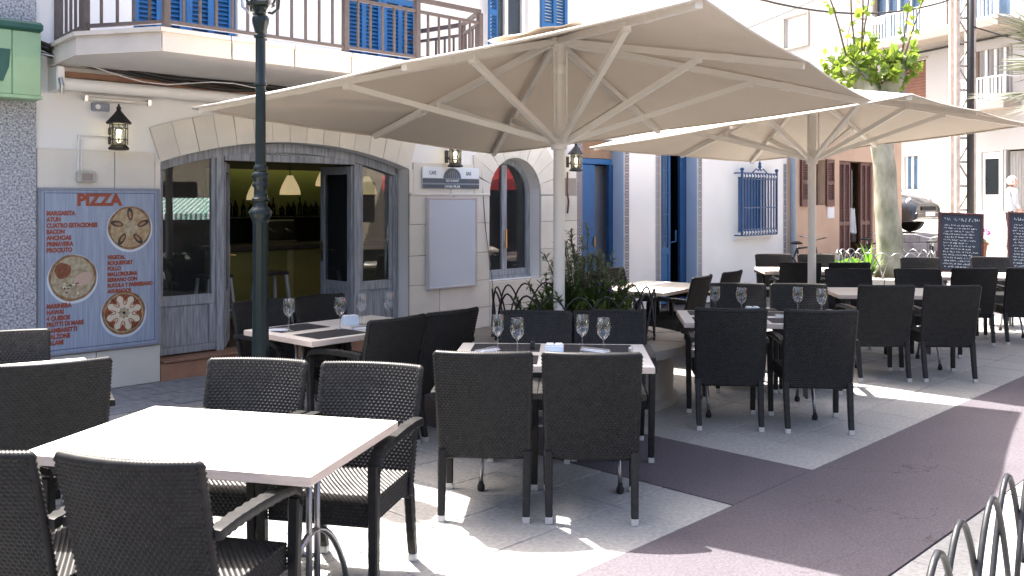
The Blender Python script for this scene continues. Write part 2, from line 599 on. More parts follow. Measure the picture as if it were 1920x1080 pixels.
ax_ = _mth('ABSOLUTE', sx.outputs[0]); az_ = _mth('ABSOLUTE', sx.outputs[2])
su = _mth('ADD', ax_, az_)
band = _mth('GREATER_THAN', _mth('SINE', _mth('MULTIPLY', su, 150.0)), -0.55)
rim = _mth('LESS_THAN', ax_, 0.052)
fc = _mth('MULTIPLY', band, rim)
mxr = n.new("ShaderNodeMixRGB")
mxr.inputs[1].default_value = (0.62, 0.62, 0.62, 1); mxr.inputs[2].default_value = (0.03, 0.04, 0.08, 1)
l.new(fc, mxr.inputs[0]); l.new(mxr.outputs[0], bs.inputs["Base Color"])

# striped green awning (seen in the window reflections)
m = mat('green_awning', (0.03, 0.25, 0.20), 0.8)
n, l = m.node_tree.nodes, m.node_tree.links
bs = n["Principled BSDF"]
tc = n.new("ShaderNodeTexCoord"); sx = n.new("ShaderNodeSeparateXYZ")
l.new(tc.outputs["Object"], sx.inputs[0])
st = _mth('GREATER_THAN', _mth('SINE', _mth('MULTIPLY', sx.outputs[1], 40.0)), 0.0)
mxr = n.new("ShaderNodeMixRGB")
mxr.inputs[1].default_value = (0.03, 0.25, 0.20, 1); mxr.inputs[2].default_value = (0.7, 0.7, 0.68, 1)
l.new(st, mxr.inputs[0]); l.new(mxr.outputs[0], bs.inputs["Base Color"])

# ================================================================== the ground
pav = MB().box(-60, 70, -40, 110, -0.30, -0.022).build('pavement', 'ground_base')
tag(pav, kind='structure')
G = 0.46
slab_me = MB().bbox(-G / 2 + .003, G / 2 - .003, -G / 2 + .003, G / 2 - .003, -0.03, 0, 0.004).mesh('slab', 'slab')
cells = []
drows = [5.65 - G * (k + .5) for k in range(10)] + [6.655 + G * (k + .5) for k in range(9)]
for dd in drows:
    if dd < 5.65:
        ss = [1.57 + G * (k + .5) for k in range(46)] + [0.64 - G * (k + .5) for k in range(14)]
    else:
        ss = [0.3 + G * (k - 20) for k in range(70)]
    for s_ in ss:
        p = FW(s_, dd)
        if p.y < 1.2 or abs(p.x / p.y) > 0.75:
            continue
        cells.append((p.length, p))
cells.sort(key=lambda c: c[0])
vis = [c for c in cells if abs(c[1].x / c[1].y) < 0.58 and c[1].y > 2.3]
near = set(id(c) for c in vis[:300])
far_mb = MB()
for c in cells:
    p = c[1]
    if id(c) in near:
        ob('slab', slab_me, pav, (p.x, p.y, rnd.uniform(-.0015, .0015)), (rnd.uniform(-.002, .002), rnd.uniform(-.002, .002), FA))
    else:
        q = [p + FU * (a * (G / 2 - .003)) + FN * (b_ * (G / 2 - .003)) for a, b_ in ((-1, -1), (1, -1), (1, 1), (-1, 1))]
        z_ = rnd.uniform(-.0015, .0015)
        far_mb.add([(v.x, v.y, z_ + zz) for zz in (-.03, 0) for v in q],
                   [(4, 5, 6, 7), (0, 1, 5, 4), (1, 2, 6, 5), (2, 3, 7, 6), (3, 0, 4, 7)])
tag(far_mb.build('slab_field', 'slab_far', pav), kind='stuff')
# asphalt bands: a long one along the row of houses and one across towards the restaurant
def band(name, s0, s1, d0, d1, z=0.0):
    q = [FW(s0, d0), FW(s1, d0), FW(s1, d1), FW(s0, d1)]
    o = MB().prism([(v.x, v.y) for v in q], -0.03, z).build(name, 'asphalt')
    return tag(o, kind='structure')
band('asphalt_band', -9, 22, 5.653, 6.652, 0.002)
band('asphalt_band', 0.643, 1.567, 1.05, 5.649, 0.002)
# strip of small pavers along the house front
bp = MB()
for i in range(40):
    for j in range(5):
        s0 = -4.2 + i * 0.205 + (j % 2) * 0.1
        d0 = 0.02 + j * 0.205
        for k in range(2):
            if (i + j) % 2:
                a, b_, c_, e_ = s0, s0 + .2, d0 + k * .1025, d0 + k * .1025 + .098
            else:
                a, b_, c_, e_ = s0 + k * .1025, s0 + k * .1025 + .098, d0, d0 + .2
            z_ = rnd.uniform(-.003, .002)
            q = [FW(a, c_), FW(b_, c_), FW(b_, e_), FW(a, e_)]
            bp.add([(v.x, v.y, zz) for zz in (-.025, z_) for v in q], [(4, 5, 6, 7), (0, 1, 5, 4), (1, 2, 6, 5), (2, 3, 7, 6), (3, 0, 4, 7)])
tag(bp.build('paver_strip', 'brick_paver', pav), kind='stuff')

# raised street behind, ramping up to the right
def plate(name, pts, m):
    o = MB().add(pts, [tuple(range(len(pts)))]).build(name, m)
    return tag(o, kind='structure')
plate('street', [(10.35, 18.5, 0.0), (30, 14, 0.0), (40, 30, 1.25), (10.4, 30, 1.25)], 'street_pale')
plate('street', [(10.4, 30, 1.25), (40, 30, 1.25), (40, 75, 2.2), (0, 75, 2.2), (0, 30, 1.25)], 'street_pale')
tag(MB().box(9.32, 10.38, 22.55, 30, -.1, 0.86).build('street', 'street_pale'), kind='structure')

# ================================================================== wall builder
def wall(mb, x0, x1, z0, z1, y0, y1, ops=(), mi=0):
    """solid wall from y0 to y1 with openings; an opening is a list of (x, zlo, zhi)"""
    xs = {x0, x1}
    for op in ops:
        xs |= {p[0] for p in op if x0 <= p[0] <= x1}
    xs = sorted(xs)

    def ev(op, x, side):
        for a, b in zip(op, op[1:]):
            if a[0] <= x <= b[0] and b[0] > a[0]:
                if side > 0 and x == b[0] and b is not op[-1]:
                    continue
                t = (x - a[0]) / (b[0] - a[0])
                return a[1] + (b[1] - a[1]) * t, a[2] + (b[2] - a[2]) * t
        return op[-1][1:]
    for xa, xb in zip(xs, xs[1:]):
        mid = (xa + xb) / 2
        act = sorted([op for op in ops if op[0][0] < mid < op[-1][0]], key=lambda o: o[0][1])
        lo = (z0, z0)
        iv = []
        for op in act:
            a, b = ev(op, xa, 1), ev(op, xb, -1)
            iv.append((lo, (a[0], b[0])))
            lo = (a[1], b[1])
        iv.append((lo, (z1, z1)))
        for (la, lb), (ha, hb) in iv:
            if ha - la < 1e-4 and hb - lb < 1e-4:
                continue
            vs = [(xa, y0, la), (xb, y0, lb), (xb, y0, hb), (xa, y0, ha), (xa, y1, la), (xb, y1, lb), (xb, y1, hb), (xa, y1, ha)]
            mb.add(vs, [(0, 1, 2, 3), (7, 6, 5, 4), (0, 4, 5, 1), (3, 2, 6, 7), (0, 3, 7, 4), (1, 5, 6, 2)], mi)
    return mb


def rect(x0, x1, z0, z1):
    return [(x0, z0, z1), (x1, z0, z1)]


# ================================================================== restaurant building
DC, DR, DT = 1.48, 4.68, 2.275          # door arch: centre, radius, crown height
def darch(x, off=0.0):
    return DT - DR + math.sqrt((DR + off) ** 2 - (x - DC) ** 2)
WC, WR, WS = 4.725, 0.475, 1.75         # arched window: centre, radius, spring
def warch(x, r=WR):
    return WS + math.sqrt(max(r * r - (x - WC) ** 2, 0))
door_op = [(2.96 * k / 24, 0.0, darch(2.96 * k / 24)) for k in range(25)]
win_op = [(WC - WR * math.cos(PI * k / 20), 0.66, warch(WC - WR * math.cos(PI * k / 20))) for k in range(21)]
up_ops = [rect(-0.24, 0.80, 3.02, 5.0), rect(2.10, 3.12, 3.02, 5.0), rect(4.30, 4.98, 3.02, 5.0)]

rb = fthing('restaurant_building', 'white two storey restaurant with cream stone arches, blue shutters and a balcony', 'building')
w = MB()
wall(w, -1.08, 5.95, 0.0, 5.25, 0.0, 0.30, [door_op, win_op] + up_ops)
w.build('wall', 'plaster', rb)
b = MB()
b.box(-1.08, 5.95, 0.301, 7.0, 5.1, 5.25)
b.box(-1.08, 5.95, 6.8, 7.0, 0, 5.099)
b.box(-1.08, -0.88, 0.301, 6.799, 0, 5.099)
b.box(5.75, 5.949, 0.301, 6.799, 0, 5.099)
b.build('shell', 'plaster', rb)
b = MB()
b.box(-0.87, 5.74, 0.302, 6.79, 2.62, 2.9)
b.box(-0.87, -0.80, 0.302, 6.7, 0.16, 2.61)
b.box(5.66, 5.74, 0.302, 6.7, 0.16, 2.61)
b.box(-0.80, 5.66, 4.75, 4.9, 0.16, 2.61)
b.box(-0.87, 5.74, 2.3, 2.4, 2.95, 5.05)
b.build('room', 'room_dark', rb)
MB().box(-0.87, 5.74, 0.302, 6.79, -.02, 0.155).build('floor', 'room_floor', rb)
MB().bbox(0.004, 2.956, -0.02, 0.30, -0.02, 0.158, 0.008).build('doorstep', 'terracotta', rb)
MB().bbox(0.03, 2.93, -0.035, 0.28, 0.159, 0.185, 0.006).build('threshold', 'brown_board', rb)
# mortar bed behind the stones
mo = MB()
wall(mo, -1.07, 5.94, 0.0, 1.98, -0.010, -0.001, [door_op, win_op])
mo.build('mortar', 'joint', rb)
# cream stone blocks, course by course
crs = [0.0, 0.345, 0.685, 1.03, 1.395, 1.74, 2.12]
def blk(x0, x1, z0, z1, y=-0.028):
    MB().bbox(x0 + .003, x1 - .003, y + rnd.uniform(-.002, .002), -0.0005, z0 + .003, z1 - .003, 0.004).build('stone_block', 'stone_cream', rb)
for k in range(6):
    z0, z1 = crs[k], crs[k + 1]
    if k == 5:
        blk(-1.075, -0.42, z0, z1); blk(-0.42, -0.05, z0, z1)
        blk(3.02, 3.6, z0, z1); blk(3.6, 3.98, z0, z1)
        continue
    o = 0.0 if k % 2 else 0.22
    blk(-1.075, -0.36 - o, z0, z1); blk(-0.36 - o, 0.0, z0, z1)
    blk(2.96, 3.42 + o, z0, z1); blk(3.42 + o, WC - WR, z0, z1)
    blk(WC + WR, 5.94 if k % 2 else 5.55, z0, z1)
    if not k % 2:
        blk(5.55, 5.94, z0, z1)
blk(WC - WR, WC + WR, 0.0, 0.345); blk(WC - WR, WC + WR, 0.345, 0.655)
MB().bbox(2.965, 4.245, -0.045, -0.029, 1.735, 1.762, 0.003).build('string_course', 'stone_cream', rb)
# voussoirs of the door arch
a_end = math.asin(1.48 / DR)
NV = 15
for k in range(NV):
    a0 = -a_end + 2 * a_end * k / NV + .0006
    a1 = -a_end + 2 * a_end * (k + 1) / NV - .0006
    zc = DT - DR
    pts = [(DC + r_ * math.sin(a), zc + r_ * math.cos(a)) for a, r_ in ((a0, DR), ((a0 + a1) / 2, DR), (a1, DR), (a1, DR + .325), ((a0 + a1) / 2, DR + .327), (a0, DR + .325))]
    y_ = -0.030 + rnd.uniform(-.003, .003)
    MB().fprism(pts, y_, -0.0005).build('voussoir', 'stone_cream', rb)
for x0, x1 in ((-0.05, 0.0), (2.96, 3.02)):
    MB().fprism([(x0, 1.745), (x1, 1.745), (x1, darch(0) + (0.02 if x1 <= 0 else 0)), (x0, darch(0) + (0 if x1 <= 0 else -.0))], -0.026, -0.0005).build('stone_block', 'stone_cream', rb)
# long voussoirs round the arched window
NW = 11
for k in range(NW):
    a0 = PI * k / NW + .005
    a1 = PI * (k + 1) / NW - .005
    ro = [.62, .70, .66, .60, .56, .54, .56, .60, .66, .70, .62][k] + .20
    am = (a0 + a1) / 2
    pts = [(WC - r_ * math.cos(a), WS + r_ * math.sin(a)) for a, r_ in ((a0, WR), (am, WR), (a1, WR), (a1, ro), (a0, ro))]
    pts = [(min(max(x, 3.985), 5.94), z) for x, z in pts]
    MB().fprism(pts, -0.029 + rnd.uniform(-.002, .002), -0.0005).build('voussoir', 'stone_cream', rb)

# weathered timber door set, 0.2 m back in the opening
def post(x0, x1, z0, z1, y0=0.17, y1=0.24, parent=rb, name='door_post', m='wood_grey'):
    return MB().bbox(x0, x1, y0, y1, z0, z1, 0.004).build(name, m, parent)
n_ = 24
ring = [(0.06 + 2.84 * k / n_) for k in range(n_ + 1)]
MB().fprism([(x, darch(x) - .004) for x in ring] + [(x, darch(x) - .10) for x in ring[::-1]], 0.15, 0.25).build('arch_frame', 'wood_grey', rb)
post(0.01, 0.075, 0.186, 2.0); post(0.665, 0.745, 0.186, 2.13); post(2.33, 2.41, 0.186, 2.13); post(2.88, 2.955, 0.186, 1.99)
MB().bbox(0.75, 2.325, 0.16, 0.23, 2.075, 2.15, 0.004).build('transom', 'wood_grey', rb)
MB().fprism([(.752, 2.1505), (2.323, 2.1505)] + [(2.323 - 1.571 * k / 12, darch(2.323 - 1.571 * k / 12) - .03) for k in range(13)], .185, .20).build('tympanum', 'wood_grey', rb)
def sash(x0, x1, zt, nm):
    r = ob('side_window', None, rb)
    post(x0, x1, 0.20, 0.27, 0.18, 0.23, r, 'rail'); post(x0, x1, 0.66, 0.76, 0.18, 0.23, r, 'rail')
    post(x0, x0 + .07, 0.271, 0.659, 0.182, 0.228, r, 'stile'); post(x1 - .07, x1, 0.271, 0.659, 0.182, 0.228, r, 'stile')
    post(x0 + .071, x1 - .071, 0.272, 0.658, 0.197, 0.217, r, 'panel')
    post(x0, x0 + .045, 0.761, zt(x0) - .10, 0.182, 0.228, r, 'stile'); post(x1 - .045, x1, 0.761, zt(x1) - .10, 0.182, 0.228, r, 'stile')
    xs = [x0 + .046 + (x1 - x0 - .092) * k / 8 for k in range(9)]
    MB().fprism([(xs[0], .762), (xs[-1], .762)] + [(x, zt(x) - .10) for x in xs[::-1]], 0.203, 0.208).build('pane', 'pane_glass', r)
sash(0.078, 0.662, darch, 'l'); sash(2.413, 2.877, darch, 'r')
def door_leaf(hx, wdt, ang, hinge_left):
    """open leaf hinged at x = hx, swung inwards; its own frame: x along the leaf"""
    r = ob('door_leaf', None, rb, (hx, 0.20, 0), (0, 0, ang))
    def p(x0, x1, z0, z1, nm='stile', y0=-.022, y1=.022, m='wood_grey'):
        MB().bbox(x0, x1, y0, y1, z0, z1, .003).build(nm, m, r)
    p(0, .075, .20, 2.06); p(wdt - .075, wdt, .20, 2.06)
    p(.076, wdt - .076, .20, .29, 'rail'); p(.076, wdt - .076, .66, .76, 'rail'); p(.076, wdt - .076, 1.97, 2.06, 'rail')
    p(.076, wdt - .076, .291, .659, 'panel', -.008, .008)
    MB().box(.0762, wdt - .0762, -.003, .003, .7605, 1.9695).build('pane', 'pane_glass', r)
    MB().box(wdt - .055, wdt - .02, -.028, -.0225, .98, 1.20).bar((wdt - .037, -.03, 1.10), (wdt - .037, -.085, 1.10), .014).bar((wdt - .037, -.08, 1.10), (wdt - .14, -.08, 1.10), .016).build('handle', 'brass', r)
    MB().box(wdt - .055, wdt - .02, .0225, .028, .98, 1.20).bar((wdt - .037, .03, 1.10), (wdt - .037, .085, 1.10), .014).bar((wdt - .037, .08, 1.10), (wdt - .14, .08, 1.10), .016).build('handle', 'brass', r)
vx = Vector((-0.22, 0.975, 0)).normalized()
door_leaf(0.75, 0.60, math.atan2(vx.y, vx.x) - FA, True)
door_leaf(2.325, 0.60, PI / 2, False)
# arched window with centre mullion
ks = [PI * k / 20 for k in range(21)]
MB().fprism([(WC - (WR - .004) * math.cos(a), WS + (WR - .004) * math.sin(a)) for a in ks] + [(WC + (WR - .075) * math.cos(a), WS + (WR - .075) * math.sin(a)) for a in ks], .17, .23).build('window_frame', 'wood_grey', rb)
for x0, x1, z0, z1 in ((WC - WR + .004, WC - WR + .075, .70, 1.749), (WC + WR - .075, WC + WR - .004, .70, 1.749), (WC - .06, WC + .035, .78, 2.14)):
    post(x0, x1, z0, z1, .172, .232, rb, 'window_frame')
post(WC - WR + .004, WC + WR - .004, .66, .699, .16, .26, rb, 'window_sill'); post(WC - WR + .076, WC + WR - .076, .70, .779, .175, .228, rb, 'window_frame')
for sx_ in (-1, 1):
    pts = [(WC + (-.061 if sx_ < 0 else .036), .781), (WC + sx_ * (WR - .077), .781)] + [(WC + sx_ * (WR - .077) * math.cos(a), WS + (WR - .077) * math.sin(a)) for a in [R(10 * k) for k in range(0, 9)]]
    pts += [(WC + (-.061 if sx_ < 0 else .036), 2.12)]
    MB().fprism(pts, .20, .206).build('pane', 'pane_dark', rb)
MB().box(WC + .0, WC + .02, .155, .171, 1.05, 1.30).build('handle', 'brass', rb)

# blue louvred shutters on the first floor
def shutter(x0, x1, z0, z1, y=-0.03, parent=rb, m='blue_shutter', cols=2, mid=True, nsl=None, rz=0, px=None):
    r = ob('shutter', None, parent, (px if px is not None else 0, 0, 0), (0, 0, rz))
    f = MB()
    wd = x1 - x0
    st = min(.06, wd * .13)
    xs = [x0 + (wd - st) * k / cols for k in range(cols + 1)]
    for x in xs:
        f.box(x, x + st, y, y + .035, z0, z1)
    zr = [z0, z0 + (z1 - z0) * .12, z1 - .07] if not mid else [z0, z0 + (z1 - z0) * .46, z1 - .07]
    hs = [.12, .07, .07]
    for a, b_ in zip(xs, xs[1:]):
        for z, h_ in zip(zr, hs):
            f.box(a + st + .0005, b_ - .0005, y + .002, y + .033, z, z + h_)
    f.build('frame', m, r)
    sl = MB()
    for a, b_ in zip(xs, xs[1:]):
        for (za, zb) in ((zr[0] + hs[0], zr[1]), (zr[1] + hs[1], zr[2])):
            k = max(1, int((zb - za) / .042))
            for i in range(k):
                z = za + (i + .5) * (zb - za) / k
                sl.add([(a + st, y + .004, z - .022), (b_, y + .004, z - .022), (b_, y + .030, z + .012), (a + st, y + .030, z + .012),
                        (a + st, y + .009, z - .024), (b_, y + .009, z - .024), (b_, y + .034, z + .009), (a + st, y + .034, z + .009)],
                       [(0, 1, 2, 3), (7, 6, 5, 4), (0, 4, 5, 1), (3, 2, 6, 7)])
    tag(sl.build('slats', m, r, fix=False), kind='stuff')
    return r
for x0 in (-0.24, 2.10):
    shutter(x0 + .004, x0 + .515, 3.03, 4.98, .03)
    shutter(x0 + .521, x0 + 1.02, 3.03, 4.98, .03)
    MB().box(x0 + .0, x0 + 1.04, .08, .10, 3.03, 4.99).build('shutter_backing', 'blue_deep', rb)
shutter(5.20, 5.72, 3.1, 5.0, -0.045)
shutter(4.14, 4.28, 3.1, 5.0, -0.14, cols=1)
# first floor window behind the open leaf
MB().bbox(4.30, 4.36, .05, .12, 3.03, 5.0).build('window_frame', 'white_paint', rb)
MB().bbox(4.60, 4.66, .05, .12, 3.03, 5.0).build('window_frame', 'white_paint', rb)
MB().bbox(4.92, 4.98, .05, .12, 3.03, 5.0).build('window_frame', 'white_paint', rb)
MB().box(4.361, 4.599, .09, .095, 3.03, 5.0).build('pane', 'pane_dark', rb)
MB().box(4.661, 4.919, .09, .095, 3.03, 5.0).build('pane', 'pane_dark', rb)

# balcony
bal = ob('balcony', None, rb)
plan = [(-0.95, 0.0), (-1.03, -0.83), (-0.66, -1.50), (2.78, -1.50), (3.15, -0.83), (3.07, 0.0)]
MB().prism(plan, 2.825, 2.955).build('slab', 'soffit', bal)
def offs(p, o):
    cx, cy = 1.05, -.5
    return (p[0] + (o if p[0] > 1 else -o), p[1] - (o if p[1] < -1 else o * .5 if p[1] < -.5 else 0))
edge = [offs(p, .004) for p in plan]
edge2 = [offs(p, .030) for p in plan]
lip = [offs(p, .055) for p in plan]
for i in range(5):
    a, b_ = Vector(edge[i]), Vector(edge[i + 1])
    a2, b2 = Vector(edge2[i]), Vector(edge2[i + 1])
    la, lb = Vector(lip[i]), Vector(lip[i + 1])
    nn = max(1, round((b_ - a).length / .62))
    for k in range(nn):
        t0, t1 = k / nn + .002, (k + 1) / nn - .002
        MB().prism([a.lerp(b_, t0), a.lerp(b_, t1), a2.lerp(b2, t1), a2.lerp(b2, t0)], 2.812, 2.957).build('facing_stone', 'stone_balcony', bal)
        MB().prism([a.lerp(b_, t0) * .985, a.lerp(b_, t1) * .985, la.lerp(lb, t1), la.lerp(lb, t0)], 2.958, 2.992).build('coping_stone', 'stone_balcony', bal)
rl = [(-0.90, 0.0), (-0.97, -0.80), (-0.61, -1.44), (2.73, -1.44), (3.08, -0.80), (3.0, 0.0)]
for i in range(5):
    a, b_ = rl[i], rl[i + 1]
    for z, hh in ((3.055, .028), (3.50, .028), (3.615, .045)):
        MB().bar((*a, z), (*b_, z), .034, hh).build('rail', 'rail_brown', bal)
    L_ = math.hypot(b_[0] - a[0], b_[1] - a[1])
    nb = max(2, round(L_ / .138))
    for k in range(nb):
        t = k / nb
        x, y = a[0] + (b_[0] - a[0]) * t, a[1] + (b_[1] - a[1]) * t
        if k % 6 == 0:
            MB().bar((x, y, 2.99), (x, y, 3.60), .05).build('railing_post', 'rail_brown', bal)
        else:
            MB().bar((x, y, 3.06), (x, y, 3.49), .019).build('baluster', 'rail_brown', bal)

# awning cassette, terracotta board and strip light below the balcony
aw = fthing('awning_cassette', 'white rolled awning cassette under the balcony beside the black cables', 'awning', -0.95, 0.0, 2.665)
MB().tube([(0.04, -.14, .0), (3.9, -.14, .0)], .055, 10).build('roller', 'white_paint', aw, smooth=True, angle=40)
MB().bbox(-.03, .035, -.22, -.001, -.07, .14, .01).build('bracket', 'white_paint', aw)
MB().bbox(.08, 3.9, -.10, -.001, .062, .115, .006).build('board', 'brown_board', aw)
MB().tube([(-.01, -.24, .03), (-.005, -.27, -.03), (.0, -.24, -.09)], .018, 8).build('crank_ring', 'steel', aw)
sl = fthing('strip_light', 'white fluorescent strip light below the awning cassette', 'light', -0.70, 0.0, 2.565)
MB().tube([(0.03, -.06, 0), (.56, -.06, 0)], .017, 8).build('tube', 'frosted', sl, smooth=True)
MB().box(0, .59, -.045, -.001, .0, .035).build('housing', 'white_paint', sl)
MB().box(0.0, .028, -.08, -.046, -.025, .025).build('cap', 'steel', sl)
MB().box(.562, .59, -.08, -.046, -.025, .025).build('cap', 'steel', sl)
gb = fthing('junction_box', 'small grey junction box on the plaster above the lantern', 'box', -0.62, 0, 2.465)
MB().bbox(0, .15, -.045, -.001, 0, .07, .006).build('case', 'grey_box', gb)
MB().lathe([(0.022, 0), (.022, .006), (0, .006)], 10).build('dial', 'white_paint', gb, (.045, -.0455, .035), (PI / 2, 0, 0))
mb_ = fthing('meter_box', 'old weathered meter box with conduit above the pizza board', 'box', -0.76, 0.028, 1.83)
MB().bbox(0, .16, -.05, -.001, 0, .10, .012).build('case', 'meter_box', mb_)
MB().bbox(.035, .13, -.056, -.051, .02, .08, .002).build('lid', 'far_trim', mb_)
MB().tube([(.02, -.012, .101), (.02, -.012, .41), (.10, -.012, .42), (.33, -.012, .42)], .009, 6).tube([(.045, -.012, .101), (.045, -.012, .38)], .007, 6).build('conduit', 'white_paint', mb_)

# cables along the wall
def cable(name, label, pts, r, n=6, m='cable', group=None):
    o = MB().tube(pts, r, n).build(name, m, smooth=True)
    return tag(o, label, 'cable', group)
cl = ["thickest black cable sagging from the pebbledash wall under the balcony", "black cable looping over the awning bracket under the balcony",
      "thin black cable drooping lowest towards the umbrella", "black cable tucked close beneath the balcony slab", "pale thin wire curling over the awning cassette"]
for i, (z0, z1, sag, r_) in enumerate(((2.97, 2.795, .02, .024), (2.93, 2.76, .04, .016), (2.90, 2.58, .02, .007), (2.99, 2.80, .01, .018), (2.86, 2.76, .08, .005))):
    pts = []
    for k in range(22):
        t = k / 21
        s_ = -1.12 + 4.6 * t
        z = z0 + (z1 - z0) * min(1, t * 4.5) ** .7 - sag * math.sin(t * 19 + i) * .5 if i != 2 else z0 + (z1 - z0) * t
        pts.append(FW(s_, .13 + .022 * i, z))
    cable('cable', cl[i], pts, r_, m='cable' if i < 4 else 'paper', group='cables under the balcony')

# grey pebbledash neighbour with green sign box
nb_ = fthing('pebbledash_building', 'grey pebbledash house front at the edge of the picture', 'building')
MB().box(-7.0, -1.085, -0.05, 6.5, 0, 5.4).build('wall', 'pebbledash', nb_)
gs = fthing('sign_box', 'pale green shop sign box with dark green cap on the pebbledash wall', 'sign', -1.12, 0.052, 2.53)
for k in range(3):
    MB().bbox(-.42 * (k + 1) + .002 + .2, -.42 * k - .002 + .2 if k else -.002, -.22, -.001, 0, .52, .006).build('panel', 'green_sign', gs)
MB().bbox(-1.3, .012, -.25, -.0015, .521, .60, .02).build('cap', 'green_dark', gs)
MB().bbox(-1.3, .004, -.235, -.0015, -.03, -.001, .004).build('trim', 'green_sign', gs)
MB().fprism([(-.235, .36), (-.245, .22), (-.29, .10), (-.40, .10), (-.40, .36)], -.226, -.2205).build('letter', 'green_dark', gs)

# ================================================================== bar inside
bar = fthing('bar_counter', 'bar counter with olive yellow front and dark top inside the restaurant', 'counter', 2.05, -2.6, 0.156)
MB().bbox(0, 2.9, 0, .5, 0, .86, .005).build('front_panel', 'bar_front', bar)
for x in (0.0, .98, 1.95, 2.9):
    MB().bbox(x - .045, x + .045, -.02, -.0005, 0, .858, .004).build('post', 'bar_post', bar)
MB().bbox(-.08, 3.0, -.10, .56, .861, .925, .008).build('top', 'bar_top', bar)
nc = fthing('bottle_shelf', 'shelf with glowing yellow green back panel behind the bar', 'shelf', 2.9, -4.66, 1.42)
MB().box(0, 2.6, .03, .08, .02, .74).build('back_panel', 'niche', nc)
MB().bbox(-.05, 2.65, -.22, .03, -.03, .0, .004).build('board', 'bar_top', nc)
bt = MB().lathe([(.036, 0), (.037, .01), (.037, .17), (.03, .20), (.013, .225), (.013, .29), (.015, .292), (.015, .31), (0, .31)], 10).mesh('bottle', 'bottle', True)
bt2 = MB().lathe([(.042, 0), (.043, .14), (.02, .18), (.015, .24), (0, .24)], 10).mesh('bottle', 'bottle', True)
for k in range(22):
    p = FW(2.98 + k * .112 + rnd.uniform(-.02, .02), -4.55 + rnd.uniform(-.04, .02), 1.421)
    o = ob('bottle', bt if rnd.random() < .65 else bt2, None, p)
    o.scale = (1, 1, rnd.uniform(.85, 1.12))
    tag(o, 'dark bottle in the row on the shelf behind the bar', 'bottle', 'bottles behind the bar')
li = bpy.data.lights.new('shelf_lamp', 'AREA')
li.energy = 0.30
li.color = (1.0, 0.92, 0.45)
li.size = 2.2
li.shape = 'RECTANGLE'
li.size_y = .05
lo_ = ob('shelf_lamp', li, None, FW(4.2, -4.48, 2.30), (R(20), 0, FA))
cm = fthing('coffee_machine', 'steel coffee machine on the back counter between bar and bottle shelf', 'machine', 3.55, -4.2, 0.156)
MB().bbox(-.6, 1.6, 0, .45, 0, .86, .005).build('cabinet', 'bar_top', cm)
MB().bbox(0, .62, .06, .42, .90, 1.22, .02).build('body', 'chrome_dark', cm)
MB().bbox(.02, .60, -.02, .40, .861, .90, .006).build('drip_tray', 'steel', cm)
for x in (.16, .44):
    MB().tube([(x, .05, 1.08), (x, -.02, 1.05), (x, -.12, 1.04)], .02, 8).build('handle', 'steel', cm)
pl_lab = ["cream pendant lamp nearest the open left door leaf", "cream pendant lamp just right of the street lamp post", "cream pendant lamp hung highest above the bar",
          "cream pendant lamp half hidden by the right door leaf", "cream pendant lamp seen through the right side window"]
for lab, (s_, zb) in zip(pl_lab, ((2.30, 1.68), (2.78, 1.75), (3.33, 1.87), (4.02, 1.76), (4.60, 1.86))):
    t_ = fthing('pendant_lamp', lab, 'lamp', s_, -2.2, zb, 'pendant lamps over the bar')
    MB().lathe([(.135, 0), (.13, .05), (.105, .12), (.07, .19), (.045, .235), (.04, .25), (.036, .25), (.041, .23), (.066, .185), (.10, .115), (.125, .05), (.13, 0)], 20).build('shade', 'lamp_cream', t_, smooth=True)
    MB().tube([(0, 0, .24), (0, 0, 2.60 - zb)], .006, 6).build('cord', 'cable', t_)
def stool(s_, d_, lab):
    t_ = fthing('bar_stool', lab, 'stool', s_, d_, .156, 'bar stools')
    MB().bbox(-.17, .17, -.17, .17, .60, .64, .015).build('seat', 'bar_top', t_)
    for sx_ in (-1, 1):
        for sy_ in (-1, 1):
            MB().bar((sx_ * .19, sy_ * .19, 0), (sx_ * .135, sy_ * .135, .60), .032).build('leg', 'white_paint', t_)
        MB().bar((sx_ * .178, -.178, .16), (sx_ * .178, .178, .16), .022).build('stretcher', 'white_paint', t_)
        MB().bar((-.172, sx_ * .172, .22), (.172, sx_ * .172, .22), .022).build('stretcher', 'white_paint', t_)
stool(2.28, -1.85, 'white legged bar stool behind the green street lamp post')
stool(1.55, -1.9, 'white legged bar stool seen beside the left door leaf')

# ================================================================== signs on the restaurant
pz = fthing('pizza_menu_board', 'blue painted pizza menu board with three pizzas and red lettering', 'sign', -1.07, 0.030, 0.355)
PW, PH = 1.05, 1.43
MB().bbox(0, PW, -.022, -.001, 0, PH, .003).build('panel', 'sign_blue', pz)
for x0, x1, z0, z1 in ((0, PW, PH - .022, PH), (0, PW, 0, .022), (0, .022, .0225, PH - .0225), (PW - .022, PW, .0225, PH - .0225)):
    MB().bbox(x0, x1, -.030, -.0225, z0, z1, .002).build('frame', 'grey_box', pz)
for x0, x1, z0, z1 in ((.045, PW - .045, PH - .048, PH - .042), (.045, PW - .045, .042, .048), (.045, .050, .0485, PH - .0485), (PW - .05, PW - .045, .0485, PH - .0485)):
    MB().box(x0, x1, -.0235, -.0225, z0, z1).build('border_line', 'sign_line', pz)
def lettering(txt, x, z, size, parent, m, y=-.0245, sx=1.0, align='LEFT', bold=0.0, lab=None):
    me = textmesh(txt, size, align, .0008, bold, sx)
    me.materials.append(MATS[m])
    o = ob('lettering', me, parent, (x, y, z))
    return o
lettering('PIZZA', .505, PH - .150, .138, pz, 'print_red', sx=1.02, align='CENTER', bold=.007)
